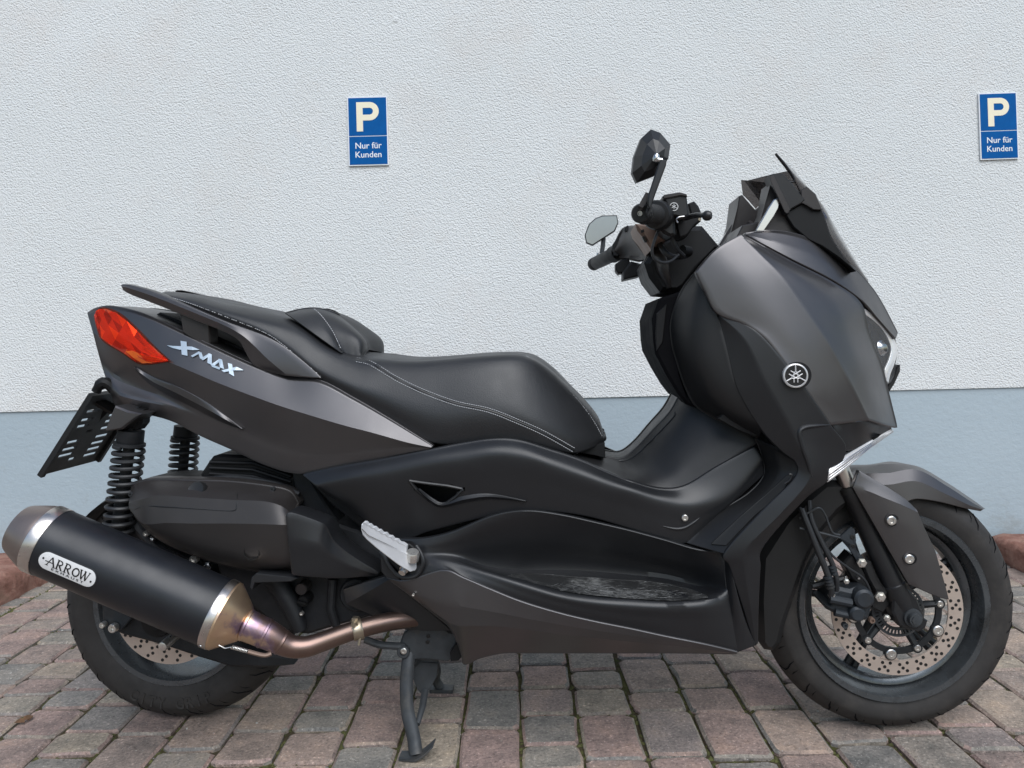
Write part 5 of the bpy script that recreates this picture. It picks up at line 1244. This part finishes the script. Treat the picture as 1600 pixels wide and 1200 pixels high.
# inner mudguard behind the wheel
I0 = [(1300, 735, -.06), (1270, 775, -.09), (1235, 820, -.10), (1205, 870, -.11), (1190, 930, -.12), (1187, 1000, -.125)]
I1 = [(1335, 760, -.06), (1290, 800, -.09), (1258, 850, -.10), (1236, 905, -.11), (1226, 955, -.115), (1222, 1003, -.12)]
def inner(bm):
    prism(bm, [(1290, 752), (1325, 752), (1345, 775), (1315, 800), (1285, 835), (1262, 880), (1245, 930), (1228, 980), (1222, 1006), (1210, 1020), (1196, 1018), (1187, 1006), (1184, 940), (1188, 870), (1225, 812), (1256, 780)], -.095, .095, .012)
part('inner_mudguard', sc, 'black_plastic', inner)
def under(bm):
    prism(bm, [(1250, 760), (1300, 735), (1380, 680), (1330, 690), (1300, 670), (1240, 690), (1200, 740), (1200, 800), (1190, 850), (1230, 800)], -.16, .16, .01)
part('steering_head', sc, 'dark_plastic', under)

# ---- front black side cover
J0 = [(1122, 498, -.232), (1138, 550, -.238), (1155, 610, -.242), (1192, 671, -.242), (1224, 705, -.244), (1245, 722, -.246), (1244, 747, -.246), (1192, 800, -.246), (1134, 864, -.243), (1142, 885, -.240), (1161, 945, -.230), (1180, 1008, -.212)]
J1 = [(1126, 495, -.240), (1165, 532, -.252), (1196, 596, -.258), (1226, 650, -.260), (1246, 690, -.258), (1262, 718, -.256), (1264, 750, -.254), (1220, 802, -.253), (1168, 856, -.250), (1164, 890, -.245), (1172, 945, -.234), (1181, 1007, -.212)]
J2 = [(1127, 491, -.240), (1180, 517, -.252), (1229, 570, -.259), (1258, 608, -.258), (1297, 665, -.244), (1321, 703, -.224), (1295, 748, -.232), (1256, 780, -.236), (1192, 853, -.238), (1187, 889, -.236), (1184, 948, -.228), (1183, 1005, -.211)]
fsc, JS = panel('front_side_cover', sc, 'black_paint', [J0, J1, J2], 70, 7, rim=.02, mirror=True, arc=False, smooth_v=True, breaks=(1,), angle=45)
tubepart('mat_hook', fs, 'black_plastic', PL([(1226, 756, -.245), (1234, 750, -.246), (1237, 742, -.246), (1233, 741, -.246)]), .0018, 6)
tubepart('scoop_lip', fsc, 'black_paint', [P(x, y, JS.s(x, y)+.001) for x, y in ((1296, 664), (1275, 665), (1256, 668), (1249, 676), (1253, 695), (1261, 718), (1268, 745))], [.0015, .0035, .0045, .005, .005, .004, .002], 10, 40)
# ---- glove compartment bulge
Q0 = [(1086, 427, -.185), (1065, 457, -.165), (1049, 500, -.150), (1050, 535, -.148), (1058, 565, -.148), (1071, 604, -.150), (1087, 633, -.155), (1122, 656, -.165)]
Q1 = [(1089, 430, -.205), (1086, 465, -.210), (1082, 508, -.214), (1087, 550, -.218), (1097, 588, -.218), (1112, 622, -.214), (1134, 650, -.206), (1156, 671, -.190)]
Q2 = [(1092, 430, -.214), (1107, 461, -.226), (1122, 499, -.234), (1136, 550, -.238), (1150, 601, -.240), (1168, 640, -.240), (1188, 668, -.236), (1184, 684, -.195)]
gl, QS = panel('glove_compartment', sc, 'black_plastic', [Q0, Q1, Q2], 44, 7, rim=.02, mirror=True, smooth_v=True, arc=False, angle=40)
lg = plate('leg_shield', sc, 'lamp_black', [(1030, 466), (1052, 459), (1072, 452), (1062, 480), (1052, 505), (1053, 540), (1062, 575), (1078, 615), (1095, 640), (1072, 632), (1058, 614), (1040, 584), (1024, 553), (1021, 533), (1019, 498)], -.145, .145, .006)
plate('leg_shield_pocket', lg, 'dark_plastic', [(1026, 490), (1042, 474), (1040, 500), (1036, 535), (1026, 548), (1024, 520)], -.149, -.14, .002)
part('ignition_lock', lg, 'stand_steel', lambda bm: (lathe(bm, [(0, -.004), (.006, -.004), (.009, .0), (.011, .001), (.011, .01)], P(1032, 535, -.12), (-1, -.5, .3), 16)))
plate('pocket_lower', gl, 'dark_plastic', [(1122, 655), (1152, 622), (1186, 668), (1192, 676), (1181, 684), (1150, 672)], -.205, -.15, .003)

# ---- grey front fairing
L0 = [(1089, 425, -.236), (1104, 455, -.240), (1122, 488, -.244), (1162, 505, -.249), (1195, 527, -.254), (1229, 569, -.258), (1258, 606, -.257), (1297, 663, -.243)]
L1 = [(1120, 391, -.235), (1150, 428, -.243), (1178, 465, -.248), (1212, 500, -.251), (1245, 540, -.252), (1272, 584, -.250), (1296, 622, -.243), (1326, 659, -.226)]
L2 = [(1157, 369, -.226), (1190, 402, -.234), (1222, 436, -.239), (1259, 488, -.241), (1288, 530, -.239), (1311, 570, -.233), (1330, 606, -.225), (1354, 656, -.206)]
L3 = [(1161, 369, -.212), (1210, 404, -.216), (1262, 440, -.214), (1304, 484, -.206), (1325, 528, -.198), (1346, 573, -.188), (1360, 612, -.176), (1380, 663, -.152)]
L4 = [(1166, 370, -.178), (1232, 407, -.178), (1299, 441, -.158), (1344, 474, -.132), (1357, 519, -.122), (1377, 571, -.102), (1386, 606, -.090), (1401, 667, -.070)]
ff, LSf = panel('front_fairing', sc, 'grey_paint', [L0, L1, L2, [(x+2.5, y-.5, s_+.0008) for x, y, s_ in L2], L3, L4], 60, [5, 6, 1, 6, 6], rim=.020, rnd=.003, mirror=True, arc=False, smooth_v=True, breaks=(2, 3), angle=45)
U0 = [(1166, 365, -.170), (1213, 361, -.155), (1264, 373, -.135), (1318, 405, -.100), (1366, 455, -.055), (1402, 520, -.025)]
U1 = [(1166, 366, -.176), (1222, 382, -.172), (1280, 404, -.152), (1332, 438, -.118), (1368, 476, -.078), (1401, 523, -.035)]
U2 = [(1167, 367, -.179), (1233, 402, -.177), (1300, 436, -.157), (1346, 468, -.128), (1371, 496, -.095), (1399, 528, -.050)]
up, US = panel('upper_cowl', sc, 'grey_paint', [U0, U1, U2], 44, 5, rim=.02, rnd=.0025, mirror=True, bridge=0, arc=False, angle=18)
def gapfill(bm):
    prism(bm, [(1150, 378), (1165, 366), (1233, 402), (1300, 436), (1346, 468), (1372, 496), (1400, 528), (1404, 548), (1392, 590), (1330, 560), (1260, 470), (1180, 410)], -.028, .028, .004)
    for sg in (-1, 1):
        q = [P(*v) for v in samp(U2, 30, True, False)]; tube(bm, [Vector((v.x-.006, (v.y+.022)*(1 if sg < 0 else -1), v.z-.008)) for v in q], .012, 8)
part('cowl_frame', sc, 'dark_plastic', gapfill)
# headlight
hl_a = [(1347, 480, -.118), (1358, 519, -.108), (1378, 571, -.090), (1386, 601, -.080)]
hl_b = [(1372, 497, -.085), (1383, 528, -.072), (1394, 562, -.062), (1393, 595, -.060)]
hl_c = [(1376, 500, -.075), (1397, 526, -.038), (1405, 548, -.030), (1399, 582, -.040)]
hl, HLS = panel('headlight', sc, 'clear_lens', [hl_a, hl_b, hl_c], 26, 4, rim=.012, rnd=.001, mirror=True, smooth_v=True, arc=False, angle=50)
panel('lamp_housing', hl, 'lamp_black', [[(x, y, s+.012) for x, y, s in hl_a], [(x, y, s+.030) for x, y, s in hl_b], [(x-3, y, s+.016) for x, y, s in hl_c]], 20, 4, rim=0, mirror=True, arc=False)
da = [(1348, 481), (1366, 493), (1383, 508), (1396, 528), (1402, 546), (1398, 566), (1391, 584), (1388, 598)]; db = [(1351, 490), (1365, 500), (1379, 514), (1389, 531), (1393, 547), (1389, 564), (1383, 578), (1384, 592)]
panel('daylight_strip', hl, 'indicator_lens', [[(x, y, HLS.s(x, y)+.003) for x, y in da], [((x+a)/2, (y+b)/2, HLS.s((x+a)/2, (y+b)/2)+.002) for (x, y), (a, b) in zip(da, db)], [(x, y, HLS.s(x, y)+.006) for x, y in db]], 26, 3, rim=.006, rnd=.0008, arc=False)
part('projector', hl, 'mirror_glass', lambda bm: lathe(bm, [(0, -.008), (.010, -.005), (.015, .003), (.017, .004), (.017, .02)], P(1379, 545, -.072), (-.6, 1, 0), 20))
plate('nose_tip', sc, 'black_plastic', [(1386, 604), (1396, 590), (1402, 574), (1407, 570), (1407, 580), (1398, 600), (1390, 612)], -.045, .045, .002)
def nose(bm):
    prev = None
    for v in samp([(1386, 603, -.085), (1392, 630, -.078), (1401, 666, -.068)], 8):
        q = P(*v); line = [bm.verts.new((q.x+.012*(1-k*k), q.y*k, q.z)) for k in (1, .6, .2, -.2, -.6, -1)]
        if prev:
            for i in range(5): bm.faces.new([prev[i], line[i], line[i+1], prev[i+1]])
        prev = line
part('nose_panel', sc, 'grey_paint', nose)
# turn signal
W0 = [(1297, 728, -.232), (1330, 707, -.205), (1362, 689, -.165), (1393, 671, -.080)]
W1 = [(1296, 738, -.240), (1330, 713, -.213), (1362, 693, -.172), (1395, 673, -.082)]
W2 = [(1293, 753, -.230), (1326, 728, -.205), (1360, 700, -.165), (1396, 675, -.078)]
ts, WS = panel('turn_signal', sc, 'indicator_lens', [W0, W1, W2], 26, 3, rim=.012, rnd=.0012, mirror=True, arc=False, angle=15)
def ribs(bm):
    for f in (.3, .5, .72, .9):
        q = []
        for i in range(16):
            t = i/15; a = samp(W0, 16)[i]; c = samp(W2, 16)[i]; x = a[0]*(1-f)+c[0]*f; y = a[1]*(1-f)+c[1]*f; q.append(P(x, y, WS.s(x, y)-.0006))
        tube(bm, q, .0009, 6)
part('lens_ribs', ts, 'steel', ribs)
panel('signal_pocket', ts, 'black_paint', [[(1300, 664, -.236), (1326, 661, -.222), (1354, 659, -.200), (1392, 669, -.085)], [(1322, 703, -.222), (1335, 700, -.205), (1358, 688, -.17), (1392, 671, -.082)]], 16, 3, rim=.01, mirror=True, arc=False)
# emblem
EC = (1243, 587); es = -.268
def emblem(bm):
    c = P(EC[0], EC[1], es); r = 18.5*(c.y-_co.y)/FPX
    ring_part(bm, c, [(r, -.001), (r*.90, -.0022), (r*.86, -.001), (r*.86, .008), (r, .008)], 0, 40)
    for k in range(3):
        a = math.pi/2+k*2*math.pi/3
        ax = Vector((math.cos(a), 0, math.sin(a))); tx = Vector((-math.sin(a), 0, math.cos(a)))
        yv = Vector((0, -.0012, 0))
        def bar(p0, p1, w): tube(bm, [c+yv+ax*p0[0]*r+tx*p0[1]*r, c+yv+ax*p1[0]*r+tx*p1[1]*r], w*r, 6)
        bar((.84, 0), (.40, 0), .055); tube(bm, [c+yv+ax*r*x+tx*r*y for x, y in ((-.55, .15), (.05, .15), (.25, .13), (.38, 0), (.25, -.13), (.05, -.15), (-.55, -.15))], .048*r, 6)
        lathe(bm, [(0, -.001), (.05*r, 0), (0, .001)], c+yv+ax*r*.84, (0, 1, 0), 8)
emb = part('emblem', fsc, 'emblem_silver', emblem)
part('emblem_back', fsc, 'mirror_black', lambda bm: lathe(bm, [(0, 0), (18.5*1.43/1200*.98, 0), (18.5*1.43/1200*.98, .02)], P(EC[0], EC[1], es), (0, 1, 0), 36))
part('emblem_recess', fsc, 'dark_plastic', lambda bm: lathe(bm, [(0, 0), (20.5*1.43/1200, 0), (20.5*1.43/1200, .014)], P(EC[0]+3.5, EC[1]-.5, es+.004), (0, 1, 0), 36))

# ---- windscreen group
Y0 = [(1212, 240, -.135), (1216, 247, -.128), (1224, 256, -.118), (1236, 268, -.09), (1245, 276, -.04), (1247, 278, 0)]
Z_ = [(1212, 240, -.135), (1239, 276, -.135), (1262, 318, -.135), (1284, 331, -.135), (1298, 370, -.125), (1321, 404, -.10), (1353, 437, -.06)]
Zm = [(1216, 243, -.120), (1250, 281, -.100), (1268, 300, -.09), (1290, 328, -.085), (1306, 364, -.08), (1327, 397, -.065), (1355, 436, -.04)]
Zc = [(1240, 265, .0), (1261, 291, .0), (1274, 307, .0), (1294, 335, .0), (1312, 366, .0), (1332, 399, .0), (1357, 440, .0)]
ws, WSS = panel('windscreen', sc, 'smoke_screen', [Z_, Zm, Zc], 40, 5, rim=.0, mirror=True, join=True, smooth_v=True, arc=False, angle=50)
mdf = ws.modifiers.new('thickness', 'SOLIDIFY'); mdf.thickness = .003
tubepart('screen_edge', ws, 'mirror_black', [P(*v) for v in ((1212, 240, -.136), (1226, 256, -.136), (1239, 275, -.136), (1241, 283, -.135), (1236, 284, -.134), (1230, 283, -.133))], .0022, 8)
plate('screen_wing', ws, 'smoke_screen', [(1158, 281), (1201, 285), (1197, 300), (1190, 317), (1181, 326), (1170, 313), (1161, 304)], .120, .123, .0005)
# screen mount blocks (near side), dark
def mountn(bm):
    prism(bm, [(1203, 273), (1209, 271), (1226, 272), (1231, 280), (1236, 284), (1244, 294), (1258, 312), (1252, 318), (1237, 326), (1233, 334), (1227, 334), (1216, 306)], -.148, -.10, .002)
part('screen_bracket', sc, 'black_plastic', mountn)
plate('bracket_edge', sc, 'cover_grey', [(1204, 275), (1209, 274), (1235, 327), (1230, 334), (1226, 331), (1204, 283)], -.1505, -.147, .0008)
plate('screen_bracket_cap', sc, 'cover_grey', [(1251, 297), (1261, 291), (1275, 303), (1285, 328), (1271, 328), (1258, 318), (1252, 318)], -.146, -.05, .002)
plate('screen_mount', sc, 'dark_plastic', [(1227, 334), (1253, 318), (1262, 320), (1271, 329), (1285, 329), (1299, 371), (1322, 405), (1338, 424), (1310, 402), (1285, 385), (1264, 375), (1240, 355)], -.138, -.02, .002)
plate('dash_side', sc, 'cover_grey', [(1182, 362), (1196, 330), (1204, 285), (1212, 302), (1226, 332), (1240, 355), (1262, 374), (1225, 366)], -.125, -.05, .002)
plate('side_strut', sc, 'silver_trim', [(1181, 361), (1201, 324), (1209, 312), (1216, 309), (1219, 311), (1217, 325), (1210, 338), (1194, 361)], -.142, -.130, .002)
def dash(bm):
    prism(bm, [(1150, 345), (1155, 306), (1160, 304), (1172, 318), (1181, 328), (1193, 318), (1198, 326), (1182, 362), (1160, 368), (1140, 378), (1128, 386), (1145, 360)], .02, .13, .003)
    prism(bm, [(1150, 372), (1160, 352), (1190, 345), (1230, 352), (1262, 376), (1300, 395), (1240, 400), (1170, 372)], -.10, .10, .003)
part('instrument_cowl', sc, 'cover_grey', dash, angle=20)
tubepart('instrument_hood', sc, 'cover_grey', PL([(1128, 384, .06), (1148, 352, .06), (1160, 343, .05), (1172, 350, .02), (1180, 358, -.02)]), .007, 10)
tubepart('side_strut', sc, 'silver_trim', PL([(1125, 384, .11), (1136, 366, .11), (1147, 352, .11)]), .005, 10)

# ---- handlebar: steering cover
hb_ = part('steering_cover', sc, 'dark_plastic', lambda bm: prism(bm, [(1007, 411), (1022, 386), (1045, 368), (1070, 352), (1098, 352), (1126, 385), (1110, 405), (1090, 424), (1072, 450), (1060, 458), (1032, 456), (1015, 434)], -.10, .10, .012))
panel('cover_cheek', hb_, 'cover_grey', [[(1007, 410, -.06), (1010, 425, -.06), (1018, 440, -.06), (1032, 457, -.06)], [(1020, 387, -.09), (1028, 405, -.112), (1034, 425, -.116), (1042, 450, -.10)], [(1035, 392, -.118), (1042, 408, -.122), (1046, 428, -.122), (1048, 448, -.11)]], 16, 4, rim=.02, arc=False, smooth_v=True, angle=30)
# centre handle cover (far half)
panel('handle_cover', sc, 'cover_grey', [[(962, 384, .20), (975, 359, .17), (995, 354, .05), (1010, 352, -.05)], [(960, 392, .19), (978, 376, .14), (1000, 372, .03), (1018, 378, -.07)], [(965, 401, .20), (985, 400, .16), (1004, 402, .05), (1020, 390, -.05)]], 20, 5, rim=.05, rnd=.006, smooth_v=True, arc=False, angle=40)
hcn = plate('handle_cover', sc, 'bronze_and_warm_light', [(993, 349), (1030, 352), (1046, 360), (1043, 374), (1030, 378), (1018, 390), (1006, 372), (996, 360)], -.19, -.06, .006)  # warm light on the near cover is painted in by its bronze colour
plate('cover_slot', hcn, 'badge_ink', [(1001, 360), (1006, 358), (1007, 362), (1002, 364)], -.192, -.18, .0003); plate('cover_slot', hcn, 'badge_ink', [(1003, 370), (1006, 369), (1011, 378), (1007, 378)], -.192, -.18, .0003)
# right (near) grip with bar end
ga, gb2 = P(1000, 333.5, -.365), P(1038, 337, -.215); gdv = (gb2-ga).normalized(); GL = (gb2-ga).length
part('bar_end', sc, 'mirror_black', lambda bm: lathe(bm, [(0, .003), (.005, .003), (.0055, .0), (.0145, .0), (.0168, .003), (.0168, .016), (.014, .019)], ga, gdv, 32))
part('bar_end_screw', sc, 'steel', lambda bm: lathe(bm, [(0, .0015), (.0024, .0015), (.003, -.0005), (.0044, -.0005), (.0048, .002)], ga, gdv, 20))
part('grip', sc, 'rubber_black', lambda bm: (lathe(bm, [(.014, .016), (.0175, .018), (.0178, .06), (.019, .10), (.0215, .104), (.0215, .110), (.018, .112), (.018, GL)], ga, gdv, 28), [lathe(bm, [(.0178, z), (.0188, z+.001), (.0188, z+.004), (.0178, z+.005)], ga, gdv, 28) for z in (.025, .033, .041, .049, .057, .065, .073, .081)]))
sh_ = part('switch_housing', sc, 'black_plastic', lambda bm: (lathe(bm, [(.019, .098), (.025, .099), (.0275, .104), (.028, .125), (.026, .145), (.02, .147)], ga, gdv, 30), prism(bm, [(1026, 318), (1040, 312), (1050, 320), (1055, 340), (1056, 366), (1048, 370), (1036, 364), (1026, 350)], -.25, -.17, .006)))
# reservoir
rv_ = plate('brake_reservoir', sc, 'black_plastic', [(1036, 310), (1037, 306), (1062, 301), (1066, 303), (1073, 305), (1075, 322), (1076, 336), (1068, 340), (1050, 336), (1044, 322)], -.262, -.19, .003)
plate('reservoir_cap', rv_, 'cover_grey', [(1035, 307), (1038, 304), (1062, 300), (1073, 303), (1074, 307), (1064, 306), (1037, 311)], -.266, -.188, .002)
def remb(bm):
    c = P(1053, 323, -.2635); ring_part(bm, c, [(.0078, -.001), (.0066, -.001), (.0066, .002), (.0078, .002)], 0, 26)
    for k in range(3):
        a = math.pi/2+k*2*math.pi/3; tube(bm, [c+Vector((math.cos(a)*.006, -.0006, math.sin(a)*.006)), c+Vector((-math.cos(a)*.0045, -.0006, -math.sin(a)*.0045))], .0008, 5)
part('emblem', rv_, 'emblem_silver', remb)
lv = part('brake_lever', sc, 'mirror_black', lambda bm: (tube(bm, curve3(PL([(1060, 341, -.25), (1075, 339, -.26), (1090, 336, -.29), (1102, 337, -.31)]), 14), [.0075]*5+[.006]*5+[.0055]*4, 10, flat=.8), lathe(bm, [(0, -.009), (.006, -.0075), (.009, -.003), (.009, .003), (.006, .0075), (0, .009)], P(1105, 337, -.312), (1, -.5, 0), 16)))
part('lever_perch', lv, 'dark_plastic', lambda bm: (prism(bm, [(1055, 338), (1080, 334), (1098, 332), (1095, 346), (1085, 352), (1075, 368), (1062, 372), (1056, 355)], -.22, -.15, .004), prism(bm, [(1075, 318), (1085, 314), (1092, 322), (1097, 335), (1080, 338)], -.19, -.12, .004), tube(bm, [P(1066, 392, -.16), P(1078, 393, -.15)], [.012, .010], 12)))
tubepart('lever_spring', lv, 'steel', PL([(1076, 338, -.262), (1062, 339, -.262), (1057, 343, -.262), (1059, 348, -.262)]), .0012, 6)
bolt('lever_screw', lv, 1093, 343, -.235, 2.4, 'brass', h=.003)
tubepart('throttle_cable', sc, 'hose', PL([(1031, 356, -.24), (1024, 372, -.25), (1019, 390, -.25), (1022, 403, -.245), (1034, 410, -.235), (1048, 408, -.22), (1060, 398, -.20)]), .0028, 8, 36)
tubepart('brake_line', sc, 'hose', PL([(1048, 366, -.20), (1052, 378, -.20), (1058, 390, -.19), (1068, 400, -.17)]), .0048, 8)
tubepart('wiring_loom', sc, 'hose', PL([(1030, 380, -.16), (1040, 395, -.17), (1055, 402, -.165), (1075, 398, -.15)]), .006, 8)
# left (far) grip
fa, fb = P(927, 413, .365), P(966, 394, .20); fdv = (fb-fa).normalized(); FL = (fb-fa).length
part('grip', sc, 'rubber_black', lambda bm: lathe(bm, [(0, 0), (.014, 0), (.0172, .003), (.0172, .022), (.0160, .024), (.0172, .026), (.0178, FL*.8), (.021, FL*.82), (.021, FL*.86), (.018, FL)], fa, fdv, 24))
def sw2(bm):
    prism(bm, [(957, 382), (964, 372), (972, 372), (975, 392), (966, 402), (958, 400)], .19, .23, .004)
    prism(bm, [(962, 412), (970, 406), (982, 403), (986, 412), (976, 426), (966, 428), (962, 422)], .17, .22, .004)
    prism(bm, [(974, 424), (986, 408), (1002, 412), (1006, 420), (1000, 431), (974, 437)], .12, .20, .004)
    prism(bm, [(976, 356), (980, 352), (986, 355), (984, 362), (977, 362)], .14, .17, .002)
part('switch_housing', sc, 'dark_plastic', sw2)
# left mirror
lm = part('mirror', sc, 'mirror_black', lambda bm: prism(bm, [(941, 336.5), (964, 336), (966.5, 348), (961, 361), (926, 383.5), (916, 379.5), (913.5, 367), (920, 350), (930, 341)], .345, .365, .002))
part('mirror_glass', lm, 'mirror_glass', lambda bm: prism(bm, [(941.5, 338), (963, 337.5), (965, 348), (959.5, 360), (925.5, 382), (917, 378.5), (915, 367), (921.5, 350.5), (931, 342)], .3435, .346, .0003))
tubepart('mirror_arm', lm, 'stand_steel', PL([(943, 372, .36), (942, 384, .36), (940, 396, .36)]), .006, 8, 8)
tubepart('arm_clip', lm, 'steel', PL([(934, 395, .345), (933, 402, .345)]), .003, 8, 6)
# right mirror: faceted shell
mp = [(1017, 202), (1032, 207.5), (1047.5, 226), (1044.5, 247), (1039, 257), (1022, 275), (995, 285.5), (988, 270), (991, 244), (1002, 216)]
def shell(bm):
    c = bm.verts.new(P(1026, 241, -.405)); n = len(mp)
    mid = [bm.verts.new(P(1026+(x-1026)*.62, 241+(y-241)*.62, -.398)) for x, y in mp]
    a = [bm.verts.new(P(x, y, -.378)) for x, y in mp]; b = [bm.verts.new(P(x, y, -.378)+Vector((-.002, .010, 0))) for x, y in mp]
    for i in range(n):
        j = (i+1) % n; bm.faces.new([c, mid[i], mid[j]]); bm.faces.new([mid[i], a[i], a[j], mid[j]]); bm.faces.new([a[i], b[i], b[j], a[j]])
    bm.faces.new(b[::-1])
rm_ = part('mirror', sc, 'mirror_black', shell, smooth=False)
part('mirror_glass', rm_, 'mirror_glass', lambda bm: prism(bm, [(1017+(x-1017)*.93, 244+(y-244)*.93) for x, y in mp], -.3665, -.3655, .0003))
part('mirror_joint', rm_, 'steel', lambda bm: (lathe(bm, [(0, -.008), (.004, -.0065), (.0058, -.002), (.0058, .002), (.004, .0065), (0, .008)], P(1025, 247, -.408), (.3, 0, 1), 16), lathe(bm, [(0, -.005), (.0042, -.004), (.0042, .004), (0, .005)], P(1031, 250, -.410), (1, 0, -.2), 12)))
def arm(bm):
    prism(bm, [(1032, 248), (1042, 250), (1041, 258), (1024, 304), (1021, 313), (1016, 326), (1012, 322), (1013, 304), (1027, 262)], -.415, -.401, .002)
part('mirror_arm', rm_, 'mirror_black', arm)
plate('arm_clamp', rm_, 'cover_grey', [(1009, 300), (1016, 302), (1014, 312), (1008, 322), (1004, 326), (997, 322)], -.395, -.375, .0015)
plate('arm_clamp', rm_, 'black_plastic', [(1013, 310), (1019, 312), (1018, 326), (1014, 338), (1010, 330)], -.40, -.37, .0015)
